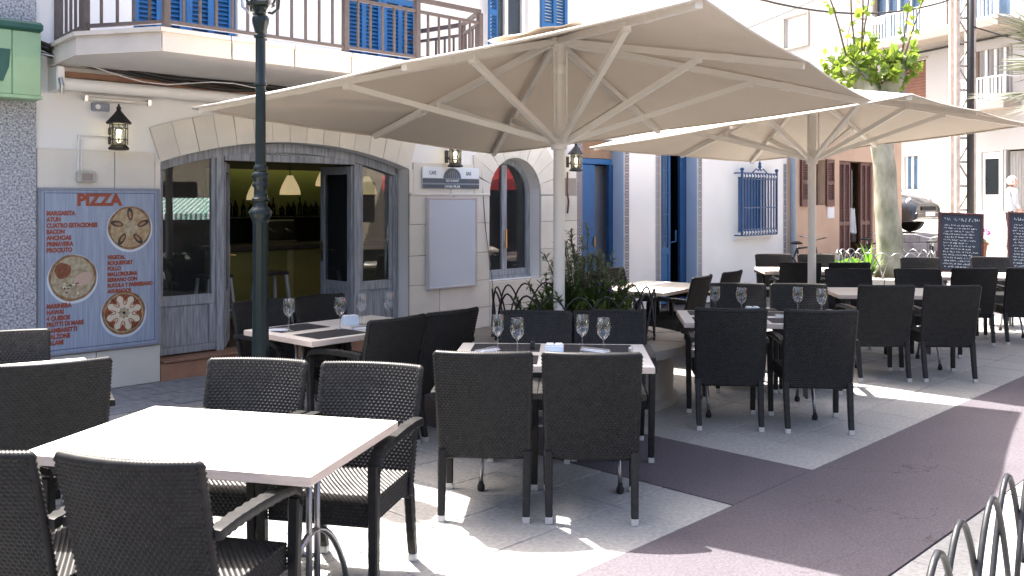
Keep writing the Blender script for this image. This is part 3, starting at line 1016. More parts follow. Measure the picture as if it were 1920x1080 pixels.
def menu(lines, x, z0, dz, sz=.052):
    for i, t_ in enumerate(lines):
        lettering(t_, x, z0 - dz * i, sz, pz, 'print_red', sx=.80, bold=.0028)
menu(['MARGARITA', 'ATUN', 'CUATRO ESTACIONES', 'BACON', 'ANCHOAS', 'PRIMAVERA', 'PROCIUTO'], .065, PH - .235, .0525)
menu(['VEGETAL', 'ROQUEFORT', 'POLLO', 'MALLORQUINA', 'SERRANO CON', 'RUCULA Y PARMESANO', 'AHUMADOS'], .575, .800, .0500, .047)
menu(['MARINERA', 'HAWAI', '4 QUESOS', 'FRUTTI DI MARE', 'GAMBARETTI', 'CALZONE', 'SALAMI'], .065, .405, .052)
def disc(cx, cz, r, y, m, parent, n=32, wob=0.0, name='print', th=.0006, seed=0):
    q = random.Random(seed)
    ph = [q.uniform(0, 6) for _ in range(3)]
    pts = []
    for k in range(n):
        a = 2 * PI * k / n
        rr = r * (1 + wob * (math.sin(3 * a + ph[0]) + .6 * math.sin(5 * a + ph[1]) + .4 * math.sin(9 * a + ph[2])))
        pts.append((cx + rr * math.cos(a), cz + rr * math.sin(a)))
    return MB().fprism(pts, y - th, y).build(name, m, parent)
def oval(cx, cz, a_, b_, ang, y, m, parent, n=14, name='print', th=.0005):
    pts = [(cx + a_ * math.cos(t) * math.cos(ang) - b_ * math.sin(t) * math.sin(ang), cz + a_ * math.cos(t) * math.sin(ang) + b_ * math.sin(t) * math.cos(ang)) for t in [2 * PI * k / n for k in range(n)]]
    return MB().fprism(pts, y - th, y).build(name, m, parent)
for (cx, cz, r_, kind) in ((.775, 1.075, .195, 0), (.28, .655, .20, 1), (.72, .315, .195, 2)):
    pzz = ob('pizza_picture', None, pz, (cx, -.023, cz))
    disc(.0, -.012, r_ * 1.06, 0, 'plate_white', pzz, 40, 0, 'plate')
    disc(0, 0, r_, -.001, 'pizza_crust', pzz, 48, .012, 'crust', seed=kind)
    disc(0, 0, r_ * .90, -.002, 'pizza_cheese' if kind != 1 else 'pizza_pale', pzz, 48, .015, 'cheese', seed=kind + 9)
    if kind == 0:
        disc(0, 0, .06, -.003, 'pizza_pale', pzz, 20, .05, 'cheese', seed=3)
        for k in range(5):
            a = PI / 2 + 2 * PI * k / 5
            oval(.125 * math.cos(a), .125 * math.sin(a), .058, .027, a + .1, -.003, 'mussel', pzz, name='mussel')
            oval(.115 * math.cos(a), .115 * math.sin(a), .034, .013, a + .1, -.0036, 'mussel_flesh', pzz, name='mussel')
    elif kind == 1:
        disc(-.085, .065, .068, -.003, 'pizza_tomato', pzz, 24, .05, 'tomato', seed=1)
        oval(.085, -.015, .085, .055, .4, -.003, 'pizza_ham', pzz, 20, 'ham')
        for k in range(26):
            q = random.Random(k)
            oval(-.03 + q.uniform(-.075, .075), -.095 + q.uniform(-.045, .05), q.uniform(.008, .018), .006, q.uniform(0, 3), -.0032 - k * .00002, q.choice(['mozzarella', 'pizza_pale', 'mussel']), pzz, 8, 'mushroom')
    else:
        disc(0, 0, .165, -.0028, 'pizza_tomato', pzz, 40, .03, 'tomato', seed=5)
        disc(0, 0, .045, -.0034, 'pizza_pale', pzz, 20, .05, 'cheese', seed=7)
        for k in range(8):
            a = 2 * PI * k / 8 + .3
            oval(.10 * math.cos(a), .10 * math.sin(a), .060, .036, a, -.0034, 'mozzarella', pzz, name='cheese')
            a2 = a + PI / 8
            MB().tube([(.115 * math.cos(a2) + .042 * math.cos(t) * math.cos(a2) - .018 * math.sin(t) * math.sin(a2), -.004, .115 * math.sin(a2) + .042 * math.cos(t) * math.sin(a2) + .018 * math.sin(t) * math.cos(a2)) for t in [2 * PI * j / 12 for j in range(12)]], .004, 5, closed=True).build('pepper_ring', 'pepper', pzz)
            if k % 2 == 0:
                disc(.155 * math.cos(a2), .155 * math.sin(a2), .013, -.0045, 'olive', pzz, 10, 0, 'olive')
        disc(0, 0, .013, -.0045, 'olive', pzz, 10, 0, 'olive')

cs = fthing('restaurant_sign', 'pale and slate sign with a dome emblem beside the door arch', 'sign', 3.14, 0.030, 1.815)
MB().bbox(0, .91, -.016, -.001, 0, .255, .002).build('panel', 'print_white', cs)
MB().box(0.001, .909, -.0172, -.0162, 0.002, .050).build('stripe', 'sign_slate', cs)
MB().box(0.001, .909, -.0172, -.0162, .0505, .066).build('stripe', 'sign_grey', cs)
MB().box(0.001, .909, -.0172, -.0162, .0665, .118).build('stripe', 'sign_slate', cs)
MB().box(0.001, .909, -.0172, -.0162, .1185, .125).build('stripe', 'sign_grey', cs)
MB().fprism([(.465 + .135 * math.cos(a), .1255 + .118 * math.sin(a)) for a in [PI * k / 16 for k in range(17)]], -.0178, -.0162).build('dome', 'sign_slate', cs)
MB().fprism([(.465 + .145 * math.cos(a), .1255 + .128 * math.sin(a)) for a in [PI * k / 16 for k in range(17)]], -.0171, -.0163).build('dome_rim', 'sign_grey', cs)
for k in range(-3, 4):
    hh = .085 - .006 * k * k
    MB().box(.465 + k * .033 - .004, .465 + k * .033 + .004, -.0184, -.0179, .128, .128 + hh).build('rib', 'sign_grey', cs)
lettering('CAFE', .10, .165, .062, cs, 'sign_slate', -.0172, .75, bold=.001)
lettering('BAR', .69, .165, .062, cs, 'sign_slate', -.0172, .75, bold=.001)
lettering('RESTAURANT', .465, .082, .040, cs, 'print_white', -.0192, .85, 'CENTER', .0008)
lettering("CA'NA PILAR", .465, .012, .043, cs, 'print_white', -.0182, 1.0, 'CENTER', .001)

mc = fthing('display_case', 'empty pale blue notice case with metal frame below the restaurant sign', 'notice board', 3.205, 0.030, .625)
MB().bbox(0, .79, -.03, -.001, 0, 1.085, .004).build('back_panel', 'case_panel', mc)
for x0, x1, z0, z1 in ((0, .79, 1.06, 1.085), (0, .79, 0, .025), (0, .025, .0255, 1.0595), (.765, .79, .0255, 1.0595)):
    MB().bbox(x0, x1, -.045, -.0305, z0, z1, .003).build('frame', 'case_frame', mc)
MB().box(.026, .764, -.040, -.038, .026, 1.059).build('pane', 'pane_milky', mc)
MB().box(.06, .22, -.032, -.031, .24, .27).build('paper_strip', 'paper', mc)
MB().bbox(.12, .60, -.02, -.001, -.28, -.265, .003).build('vent', 'far_trim', mc)

# ================================================================== wall lanterns
lan = None
def lantern(s_, z_, label):
    t_ = fthing('wall_lantern', label, 'lantern', s_, 0.0, z_, 'wall lanterns on the restaurant')
    y0 = -.16
    def ring(r0, z0, z1):
        return MB().lathe([(r0 * .97, z0), (r0, z0 + .004), (r0, z1 - .004), (r0 * .97, z1)], 8, (0, y0, 0))
    MB().lathe([(0, -.02), (.05, -.018), (.09, -.012), (.095, .0), (.075, .02), (.068, .03), (0, .03)], 8, (0, y0, 0)).build('base', 'black_iron', t_)
    for k in range(8):
        a = 2 * PI * (k + .5) / 8
        MB().bar((.072 * math.cos(a), y0 + .072 * math.sin(a), .03), (.072 * math.cos(a), y0 + .072 * math.sin(a), .225), .007).build('cage_bar', 'black_iron', t_)
    for z in (.075, .175):
        MB().tube([(.075 * math.cos(2 * PI * k / 16), y0 + .075 * math.sin(2 * PI * k / 16), z) for k in range(16)], .004, 5, closed=True).build('cage_ring', 'black_iron', t_)
    MB().lathe([(.062, .03), (.062, .222)], 16, (0, y0, 0)).build('glass', 'pane_glass', t_, smooth=True, fix=False)
    MB().lathe([(0, .09), (.010, .095), (.012, .115), (.018, .13), (.021, .145), (.017, .162), (0, .17)], 12, (0, y0, 0)).build('bulb', 'bulb', t_, smooth=True)
    MB().lathe([(.112, .215), (.114, .225), (.085, .255), (.05, .295), (.022, .33), (.018, .345), (.024, .355), (.012, .37), (.006, .39), (0, .395)], 8, (0, y0, 0)).build('roof', 'black_iron', t_)
    MB().tube([(0, -.012, .10), (0, -.05, .09), (0, -.075, .13), (0, -.07, .20), (0, -.10, .235)], .010, 6).build('arm', 'black_iron', t_)
    MB().bbox(-.03, .03, -.014, -.001, .04, .19, .006).build('back_plate', 'black_iron', t_)
    return t_
lantern(-0.41 - .03, 2.135, 'lit black lantern on the plaster above the pizza board')
lantern(3.68 - .13, 2.085, 'lit black lantern above the restaurant sign')
lantern(5.90 - .14, 2.085, 'lit black lantern at the end of the stone front next to the blue door')
for s_, z_ in ((-.44, 2.29), (3.55, 2.24), (5.76, 2.24)):
    pl = bpy.data.lights.new('lantern_glow', 'POINT')
    pl.energy = 0.35
    pl.color = (1, .75, .42)
    pl.shadow_soft_size = .03
    ob('lantern_glow', pl, None, FW(s_, .16, z_ - .0))
MB_c = MB().tube([FW(4.07, .02, 2.38), FW(4.12, .025, 1.9), FW(4.17, .04, 1.3), FW(4.30, .04, .55)], .004, 5).build('cable', 'cable')
tag(MB_c, 'thin wire hanging down past the notice case', 'cable')
dp = MB().tube([FW(5.72, .04, 2.06), FW(5.70, .05, 1.8), FW(5.74, .045, 1.66), FW(5.71, .05, 1.5)], .012, 6).build('conduit', 'rust', smooth=True)
tag(dp, 'short rusty conduit on the stone behind the umbrella pole', 'pipe')

# ================================================================== white house with blue doors
bb = fthing('white_blue_house', 'low white house with blue doors, tile strips and a blue window grille', 'building')
ops = [rect(6.07, 7.03, 0.0, 2.55), rect(7.95, 8.97, 0.0, 2.60), rect(10.22, 11.16, 1.12, 2.08)]
w = MB()
wall(w, 5.951, 11.95, 0.0, 3.6, 0.0, 0.32, ops)
w.box(5.951, 11.95, .321, 6.5, 3.45, 3.6)
w.box(5.951, 11.95, 3.0, 3.2, 0, 3.449)
w.box(11.75, 11.949, .321, 2.99, 0, 3.449)
w.build('wall', 'plaster', bb)
MB().box(5.96, 11.74, .40, 2.99, -.01, .02).build('floor', 'room_floor', bb)
MB().box(7.3, 7.4, .4, 2.99, .021, 3.44).box(9.6, 9.7, .4, 2.99, .021, 3.44).build('partition', 'room_dark', bb)
for x in (7.03, 8.97):
    MB().box(x - .012, x - .001, .004, .318, .02, 2.54).build('painted_reveal', 'blue_pale', bb)
# door one: half open, transom over it
MB().bbox(6.075, 6.985, .19, .25, 2.20, 2.28, .004).build('transom', 'blue_shutter', bb)
MB().bbox(6.075, 6.985, .20, .215, 2.285, 2.54, .002).build('transom_pane', 'brown_frame', bb)
MB().bbox(6.075, 6.13, .19, .25, .02, 2.199, .004).build('door_frame', 'blue_shutter', bb)
MB().bbox(6.93, 7.015, .19, .25, .02, 2.199, .004).build('door_frame', 'blue_deep', bb)
dl = ob('door_leaf', None, bb)
MB().bbox(6.135, 6.60, .20, .245, .03, 2.19, .004).build('board', 'blue_shutter', dl)
MB().box(6.56, 6.575, .17, .199, 1.0, 1.15).build('handle', 'brass', dl)
MB().box(6.45, 7.2, .42, .44, .02, 2.19).build('inner_curtain', 'grey_box', bb)
# door two: panelled glazed leaf with iron bars, the other half open
d2 = ob('door_leaf', None, bb)
for x0, x1, z0, z1 in ((8.16, 8.21, .03, 2.58), (8.45, 8.50, .03, 2.58), (8.211, 8.449, .03, .14), (8.211, 8.449, .82, .92), (8.211, 8.449, 2.48, 2.58)):
    MB().bbox(x0, x1, .20, .245, z0, z1, .004).build('frame', 'blue_shutter', d2)
MB().bbox(8.212, 8.448, .215, .232, .141, .819, .003).build('panel', 'blue_shutter', d2)
MB().box(8.212, 8.448, .225, .23, .921, 2.479).build('pane', 'blue_glass', d2)
for z in (1.1, 1.45, 1.8, 2.15):
    MB().bar((8.212, .205, z), (8.448, .205, z), .014).build('iron_bar', 'blue_shutter', d2)
for x in (8.29, 8.37):
    MB().bar((x, .205, .93), (x, .205, 2.47), .012).build('iron_bar', 'blue_shutter', d2)
MB().tube([(8.46, .18, 1.0), (8.53, .12, 1.02), (8.53, .12, 1.2)], .012, 6).build('handle', 'blue_shutter', d2)
MB().bbox(8.78, 8.955, .20, .25, .03, 2.58, .004).build('door_leaf', 'blue_deep', bb)
MB().bbox(8.45, 8.95, .50, .54, .03, 2.55, .004).build('inner_door', 'blue_deep', bb)
MB().box(8.76, 8.86, .493, .499, 1.50, 1.67).build('notice', 'paper', bb)
# patterned tile strips
ht = .13
til = MB().bbox(-.058, .058, -.012, 0, -.062, .062, .002).mesh('tile', 'glazed_tile')
for s_ in (6.005, 7.085, 7.87, 9.03, 11.85):
    for k in range(20 if s_ < 11 else 18):
        ob('tile', til, bb, (s_, -.001, .07 + k * ht))
for a_, b_, z_ in ((6.005, 7.085, 2.66), (7.87, 9.03, 2.68)):
    nn = int((b_ - a_) / ht)
    for k in range(nn + 1):
        ob('tile', til, bb, (a_ + (b_ - a_) * k / nn, -.001, z_ + .01), (0, PI / 2, 0))
# grilled window
MB().bbox(10.23, 10.68, .12, .16, 1.13, 2.07, .004).build('window_shutter', 'blue_shutter', bb)
MB().bbox(10.69, 11.15, .12, .16, 1.13, 2.07, .004).build('window_shutter', 'blue_shutter', bb)
MB().bbox(10.05, 11.33, -.04, -.001, 1.00, 1.06, .006).build('window_sill', 'plaster', bb)
gr = ob('window_grille', None, bb)
X0, X1, Z0, Z1, YG = 10.10, 11.28, 1.075, 2.14, -.15
for z in (Z0, Z0 + .10, 1.55, Z1 - .10, Z1):
    MB().bar((X0, YG, z), (X1, YG, z), .022).build('rail', 'blue_deep', gr)
for k in range(13):
    x = X0 + (X1 - X0) * k / 12
    MB().bar((x, YG, Z0), (x, YG, Z1 + (.03 if k in (0, 12) else 0)), .020 if k % 12 else .032).build('bar', 'blue_deep', gr)
    if k < 12:
        MB().lathe([(0, -.03), (.022, -.012), (.022, .012), (0, .03)], 6, (x + .049, YG, Z0 + .05)).build('finial', 'paper', gr)
        MB().lathe([(0, -.03), (.022, -.012), (.022, .012), (0, .03)], 6, (x + .049, YG, Z1 - .05)).build('finial', 'paper', gr)
for x in (X0, X1):
    for z in (Z0, Z1):
        MB().bar((x, YG, z), (x, 0, z), .02).build('bracket', 'blue_deep', gr)
    MB().lathe([(0, -.035), (.03, -.02), (.035, 0), (.03, .02), (0, .035)], 8, (x, YG, Z1 + .06)).build('finial', 'blue_deep', gr)
xm = (X0 + X1) / 2
MB().tube([(xm - .25, YG, Z1 + .01), (xm - .12, YG, Z1 + .08), (xm - .04, YG, Z1 + .05), (xm, YG, Z1 + .11), (xm + .04, YG, Z1 + .05), (xm + .12, YG, Z1 + .08), (xm + .25, YG, Z1 + .01)], .012, 6).build('scroll', 'blue_deep', gr)
MB().lathe([(0, 0), (.035, .03), (.02, .07), (.03, .09), (.008, .13), (0, .17)], 8, (xm, YG, Z1 + .08)).build('finial', 'blue_deep', gr)
pp = MB().tube([FW(12.02, .08, 0), FW(12.02, .08, 3.5)], .06, 10).build('drainpipe', 'pipe', smooth=True, angle=50)
tag(pp, 'blue grey drainpipe between the white house and the orange house', 'pipe')

# ================================================================== orange house
oh = fthing('orange_house', 'low orange plastered house with brown louvred shutters and doors', 'building')
w = MB()
wall(w, 11.951, 17.3, 0.0, 3.3, 0.02, 0.34, [rect(12.80, 13.50, 1.58, 2.46), rect(14.15, 15.75, 0.0, 2.48)])
w.box(11.951, 17.3, .341, 6.0, 3.15, 3.3)
w.box(17.0, 17.299, .341, 6.0, 0, 3.149)
w.box(11.951, 17.0, 2.5, 2.7, 0, 3.149)
w.build('wall', 'orange_wall', oh)
MB().box(11.96, 16.99, .36, 2.49, -.01, .03).build('floor', 'room_floor', oh)
shutter(12.47, 12.79, 1.56, 2.48, -.03, oh, 'brown_door', 1)
shutter(13.51, 13.84, 1.56, 2.48, -.03, oh, 'brown_door', 1)
for x0, x1 in ((12.80, 12.86), (13.12, 13.18), (13.44, 13.50)):
    MB().bbox(x0, x1, .12, .18, 1.58, 2.46, .004).build('window_frame', 'brown_frame', oh)
MB().box(12.861, 13.439, .15, .155, 1.58, 2.46).build('pane', 'pane_dark', oh)
MB().box(12.9, 13.4, .30, .31, 1.58, 2.46).build('window_curtain', 'brown_frame', oh)
shutter(14.16, 14.72, 0.04, 2.47, .05, oh, 'brown_door', 2)
shutter(15.22, 15.74, 0.04, 2.47, .05, oh, 'brown_door', 2)
MB().box(14.73, 15.21, .9, .92, .03, 2.47).build('inner_wall', 'brown_frame', oh)
MB().box(13.60, 13.90, .005, .018, 1.32, 1.54).build('notice', 'paper', oh)
MB().box(16.35, 16.85, .005, .018, 2.40, 2.80).build('notice', 'paper', oh)

# ================================================================== far white building at the end of the street
OW = Vector((16.4, 32.0, 0)); WV = Vector((-.361, .9325, 0)).normalized()
FB = math.atan2(-WV.y, -WV.x)         # local x runs towards the camera side (t decreasing), local -y faces the street
def far_thing(name, label, cat, t0):
    return thing(name, label, cat, OW + WV * t0, FB)
# local x = -(t - t0)
def T(t): return -t
fb = far_thing('far_apartment_building', 'tall sunlit white building with railed balconies beyond the tree', 'building', 0.0)
ops = [rect(T(.26), T(-.50), 1.31, 3.33), rect(T(-.62), T(-1.45), 1.31, 3.38), rect(T(3.80), T(3.12), 2.10, 3.34), rect(T(4.22), T(2.74), 5.0, 6.93),
       rect(T(.62), T(-1.0), 4.99, 6.88), rect(T(5.5), T(3.0), 7.6, 10.2), rect(T(1.9), T(-.9), 7.6, 10.2)]
w = MB()
wall(w, T(8.2), T(-9), 0.3, 16, 0.0, .35, ops)
w.box(T(8.2), T(-9), .36, 8, 15.5, 16)
w.build('wall', 'far_white', fb)
MB().box(T(8.1), T(-8.9), .9, 1.0, .3, 15).build('inner_wall', 'room_dark', fb)
MB().bbox(T(8.2), T(.75), -.12, -.002, .3, 1.62, .02).build('plinth', 'far_stone', fb)
MB().bbox(T(.72), T(-9), -.14, -.002, .3, 1.28, .02).build('plinth', 'far_trim', fb)
dd = ob('entrance_door', None, fb)
for x0, x1, z0, z1 in ((T(.25), T(.16), 1.32, 3.32), (T(-.41), T(-.50), 1.32, 3.32), (T(.155), T(-.405), 1.32, 1.86), (T(.155), T(-.405), 3.10, 3.32)):
    MB().bbox(x0, x1, .05, .12, z0, z1, .006).build('frame', 'white_paint', dd)
MB().box(T(.155), T(-.405), .08, .09, 1.861, 3.099).build('pane', 'dark_glass', dd)
MB().box(T(.12), T(.09), .0, .05, 2.3, 2.36).build('handle', 'steel', dd)
MB().box(T(-.63), T(-.66), .05, .10, 1.32, 3.37).build('curtain_rail', 'white_paint', fb)
cu = MB()
cu.grid(lambda u, v: (T(-.70) + .72 * u, .22 + .03 * math.sin(u * 40), 1.33 + 2.0 * v), 60, 2)
cu.build('curtain', 'curtain', fb, smooth=True, fix=False)
sw = ob('small_window', None, fb)
MB().box(T(3.78), T(3.14), .12, .13, 2.12, 3.32).build('pane', 'blue_glass', sw)
for x in (3.80, 3.50, 3.20):
    MB().bbox(T(x), T(x - .08), .06, .12, 2.11, 3.33, .005).build('frame', 'white_paint', sw)
bw = ob('blind_window', None, fb)
MB().box(T(4.20), T(2.76), .2, .21, 5.01, 6.92).build('pane', 'blue_glass', bw)
for k in range(16):
    z = 5.05 + k * .115
    MB().bbox(T(3.9), T(2.80), .10, .13, z, z + .105, .004).build('slat', 'blind_brown', bw)
MB().bbox(T(4.32), T(2.64), -.03, -.002, 6.94, 7.02, .01).build('lintel', 'far_trim', bw)
for (t0, t1, z0, z1, m_) in ((.62, -1.0, 4.99, 6.88, 'curtain'), (5.5, 3.0, 7.6, 10.2, 'blue_glass'), (1.9, -.9, 7.6, 10.2, 'blue_glass')):
    ww = ob('balcony_window', None, fb)
    if m_ == 'curtain':
        MB().grid(lambda u, v: (T(t0) + (t0 - t1) * u, .20 + .04 * math.sin(u * 50), z0 + (z1 - z0) * v), 60, 2).build('curtain', 'curtain', ww, smooth=True, fix=False)
    MB().box(T(t0) + .01, T(t1) - .01, .27, .28, z0, z1).build('pane', 'blue_glass', ww)
    k = 4
    for i in range(k + 1):
        x = T(t0) + (t0 - t1 - .10) * i / k
        MB().bbox(x, x + .10, .14, .19, z0, z1, .005).build('frame', 'brown_frame' if i in (0, k) else 'white_paint', ww)
def fbalcony(t0, t1, z, dep, hr=.82, nbars=None):
    r = ob('balcony', None, fb)
    MB().bbox(T(t0), T(t1), -dep, -.002, z - .28, z, .02).build('slab', 'far_trim', r)
    L_ = t0 - t1
    nb2 = int(L_ / .155)
    y = -dep + .05
    for zz in (z + .06, z + hr):
        MB().bar((T(t0) + .04, y, zz), (T(t1) - .04, y, zz), .05).build('rail', 'white_paint', r)
        for x in (T(t0) + .04, T(t1) - .04):
            MB().bar((x, y, zz), (x, 0, zz), .05).build('rail', 'white_paint', r)
    for k in range(nb2 + 1):
        x = T(t0) + .04 + (L_ - .08) * k / nb2
        MB().bar((x, y, z + .06), (x, y, z + hr), .042).build('baluster', 'white_paint', r)
fbalcony(5.9, -1.3, 7.72, 1.0, .95)
fbalcony(.75, -1.3, 5.0, .75, .80)
cable('cable', 'black cable running along the far white wall below the upper balcony', [OW + WV * t_ + Vector((-.93, -.36, 0)) * .05 + Vector((0, 0, z_)) for t_, z_ in ((4.6, 6.9), (3.2, 7.2), (1.5, 7.22), (-1.5, 7.22), (-4, 7.25))], .035)

fb2 = far_thing('far_white_building', 'plain white building with one shuttered window above the umbrellas', 'building', 8.25)
w = MB()
wall(w, -60, 0, 0.3, 18, .15, .5, [rect(-(11.20 - 8.25), -(9.62 - 8.25), 8.6, 9.95)])
w.box(-60, 0, .51, 8, 17.5, 18)
w.build('wall', 'far_white', fb2)
wx0, wx1 = -(11.20 - 8.25), -(9.62 - 8.25)
ww = ob('window', None, fb2)
MB().box(wx0, wx1, .30, .32, 8.6, 9.95).build('roller_blind', 'print_white', ww)
for x0, x1, z0, z1 in ((wx0 - .12, wx0, 8.5, 10.05), (wx1, wx1 + .12, 8.5, 10.05), (wx0, wx1, 9.951, 10.05), (wx0, wx1, 8.5, 8.599)):
    MB().bbox(x0, x1, .10, .149, z0, z1, .01).build('surround', 'far_trim', ww)

# houses on the other side of the street, off to the right: seen only in the window reflections
ac = thing('opposite_house', 'cream house across the street, mirrored in the restaurant windows', 'building', (19.5, 4, 0))
w = MB()
wall(w, -18, 16, 0, 7, 0, .4, [rect(-10, -8, 0, 2.4), rect(-4, -1.5, .9, 2.3), rect(2, 4.5, .9, 2.3), rect(7, 9.5, 0.9, 2.4)])
w.box(-18, 16, .41, 6, 6.7, 7)
w.box(-18, 16, 1.5, 1.6, 0, 6.69)
o_ = w.build('wall', 'cream_wall', ac, rot=(0, 0, -PI / 2))
MB().add([(-.1, -9, 1.75), (-.1, 3, 1.75), (-1.9, 3, 1.25), (-1.9, -9, 1.25), (-1.9, 3, 1.05), (-1.9, -9, 1.05)], [(0, 1, 2, 3), (3, 2, 4, 5)]).build('green_awning', 'green_awning', ac, fix=False)
MB().add([(-.1, 4.5, 2.95), (-.1, 13, 2.95), (-1.9, 13, 2.35), (-1.9, 4.5, 2.35), (-1.9, 13, 2.0), (-1.9, 4.5, 2.0)], [(0, 1, 2, 3), (3, 2, 4, 5)]).build('red_awning', 'red_awning', ac, fix=False)

# ================================================================== umbrellas
def umbrella(cx, cy, zc, a, tx, ty, S, hub_z, label):
    t_ = thing('patio_umbrella', label, 'umbrella', (cx, cy, 0), 0, 'square patio umbrellas')
    M = Matrix.Rotation(ty, 3, 'Y') @ Matrix.Rotation(tx, 3, 'X') @ Matrix.Rotation(a, 3, 'Z')
    def W(x, y, z):
        v = M @ Vector((x, y, z))
        return Vector((v.x, v.y, v.z + zc))
    h = S / 2
    peak = .56
    ends = []
    for k in range(8):
        an = PI / 4 * k
        if k % 2 == 0:
            e = (h * math.cos(an), h * math.sin(an))
        else:
            e = (h * (1 if math.cos(an) > 0 else -1), h * (1 if math.sin(an) > 0 else -1))
        ends.append(e)
    r0 = .0
    cm_ = MB()
    NU, NVV = 12, 16
    for k in range(8):
        e0, e1 = ends[k], ends[(k + 1) % 8]
        def fn(u, v, e0=e0, e1=e1):
            ex, ey = e0[0] + (e1[0] - e0[0]) * u, e0[1] + (e1[1] - e0[1]) * u
            bow = 4 * u * (1 - u)
            pull = 1 - .006 * bow * v * v          # edge curves in between ribs
            z = peak * (1 - v) - .014 * bow * v + .012 * math.sin(v * PI)
            z += .004 * math.sin(ex * 7 + v * 9) * bow
            return W(ex * v * pull, ey * v * pull, z)
        cm_.grid(fn, NU, NVV)
    cm_.build('canopy', 'canopy', t_, smooth=True, fix=False)
    hem = []
    for k in range(8):
        e0, e1 = ends[k], ends[(k + 1) % 8]
        for i in range(NU):
            u = i / NU
            bow = 4 * u * (1 - u)
            pull = 1 - .006 * bow
            hem.append(W((e0[0] + (e1[0] - e0[0]) * u) * pull, (e0[1] + (e1[1] - e0[1]) * u) * pull, -.014 * bow - .004))
    MB().tube(hem, .010, 6, closed=True).build('hem', 'canopy', t_, smooth=True)
    # vent cap
    v_ = MB()
    for k in range(8):
        e0, e1 = ends[k], ends[(k + 1) % 8]
        v_.grid(lambda u, v, e0=e0, e1=e1: W((e0[0] + (e1[0] - e0[0]) * u) * v * .20, (e0[1] + (e1[1] - e0[1]) * u) * v * .20, peak + .055 - .09 * v + .012 * math.sin(u * 6.28)), 6, 4)
    v_.build('vent_cap', 'canopy', t_, smooth=True, fix=False)
    top = W(0, 0, peak - .05)
    for k in range(8):
        e = Vector((*ends[k], 0))
        en = e.normalized()
        ra = W(en.x * .06, en.y * .06, peak - .055)
        rb_ = W(e.x * .985, e.y * .985, -.02)
        rib = MB().bar(ra, rb_, .044, .05).build('rib', 'pole_cream', t_)
        tt = .60
        q = ra.lerp(rb_, tt) + Vector((0, 0, -.03))
        hb = Vector((M @ Vector((en.x, en.y, 0))))
        hb = Vector((hb.x, hb.y, 0)).normalized() * .075 + Vector((0, 0, hub_z + .02))
        MB().bar(hb, q, .040, .045).build('strut', 'pole_cream', t_)
        MB().bar(q + Vector((0, 0, -.03)), q + Vector((0, 0, .03)), .05, .05).build('joint_bracket', 'pole_cream', rib)
        # telescoping sleeve on the outer part of the rib
        MB().bar(ra.lerp(rb_, .70), ra.lerp(rb_, .74), .052, .060).build('sleeve', 'pole_cream', rib)
    MB().tube([(0, 0, 0), (0, 0, hub_z - .02)], .047, 16).build('pole', 'pole_cream', t_, smooth=True, angle=50)
    tv = Vector((0, 0, top.z + .03))
    MB().tube([(0, 0, hub_z + .02), tv], .052, 12).build('upper_pole', 'pole_cream', t_, smooth=True, angle=50)
    for dx in (-.05, .05):
        MB().bar((dx + .01, -.055, hub_z + .1), (dx + .01, -.055, tv.z - .12), .014, .014).build('guide_rail', 'pole_cream', t_)
    MB().lathe([(.05, -.05), (.066, -.045), (.070, -.01), (.085, .0), (.085, .045), (.062, .055), (.056, .10)], 16, (0, 0, hub_z)).build('hub', 'pole_cream', t_, smooth=True, angle=40)
    MB().lathe([(.054, -.30), (.062, -.29), (.062, -.22), (.054, -.21)], 16, (0, 0, tv.z)).build('collar', 'pole_cream', t_, smooth=True, angle=40)
    MB().lathe([(.06, -.06), (.10, -.05), (.10, -.01), (.06, 0)], 16, (0, 0, tv.z)).build('crown', 'pole_cream', t_, smooth=True, angle=40)
    return t_
umbrella(0.387, 7.62, 2.472, 1.002, -.083, -.052, 4.05, 2.14, 'large cream square umbrella in front, its pole rising by the round planter')
umbrella(3.49, 10.80, 2.43, 0.809, -.071, -.056, 3.66, 2.145, 'cream square umbrella behind, its pole among the black chairs')

# ================================================================== green street lamp
sl_ = thing('street_lamp', 'dark green cast iron street lamp post in front of the open doors', 'street lamp', (-1.68, 6.2, 0))
MB().lathe([(.12, 0), (.12, .05), (.10, .07), (.095, .35), (.075, .42), (.06, .5), (.054, .9), (.052, 1.52), (.058, 1.53), (.054, 1.545), (.062, 1.555)], 20, flute=(.5, 1.53, .93)).build('lower_shaft', 'lamp_green', sl_, smooth=True, angle=35)
MB().lathe([(.055, 1.545), (.075, 1.585), (.078, 1.60), (.062, 1.622), (.045, 1.64), (.044, 1.665), (.057, 1.675), (.058, 1.69), (.045, 1.70), (.042, 1.76), (.055, 1.775), (.056, 1.785), (.044, 1.80), (.05, 1.82), (.058, 1.84), (.05, 1.862), (.040, 1.87), (.047, 1.885), (.045, 1.90), (.036, 1.915)], 20).build('collar', 'lamp_green', sl_, smooth=True, angle=50)
MB().lathe([(.036, 1.905), (.034, 2.44), (.042, 2.445), (.042, 2.46), (.034, 2.47), (.033, 2.76), (.044, 2.765), (.044, 2.78), (.034, 2.79)], 16, flute=(1.92, 2.44, .94)).build('upper_shaft', 'lamp_green', sl_, smooth=True, angle=40)
MB().lathe([(.033, 2.78), (.038, 2.80), (.055, 2.86), (.058, 2.89), (.05, 2.905), (.035, 2.92), (.05, 2.95), (.05, 2.97), (0, 2.97)], 16, flute=(2.80, 2.9, .9)).build('capital', 'lamp_green', sl_, smooth=True, angle=40)
lh = ob('lantern_head', None, sl_)
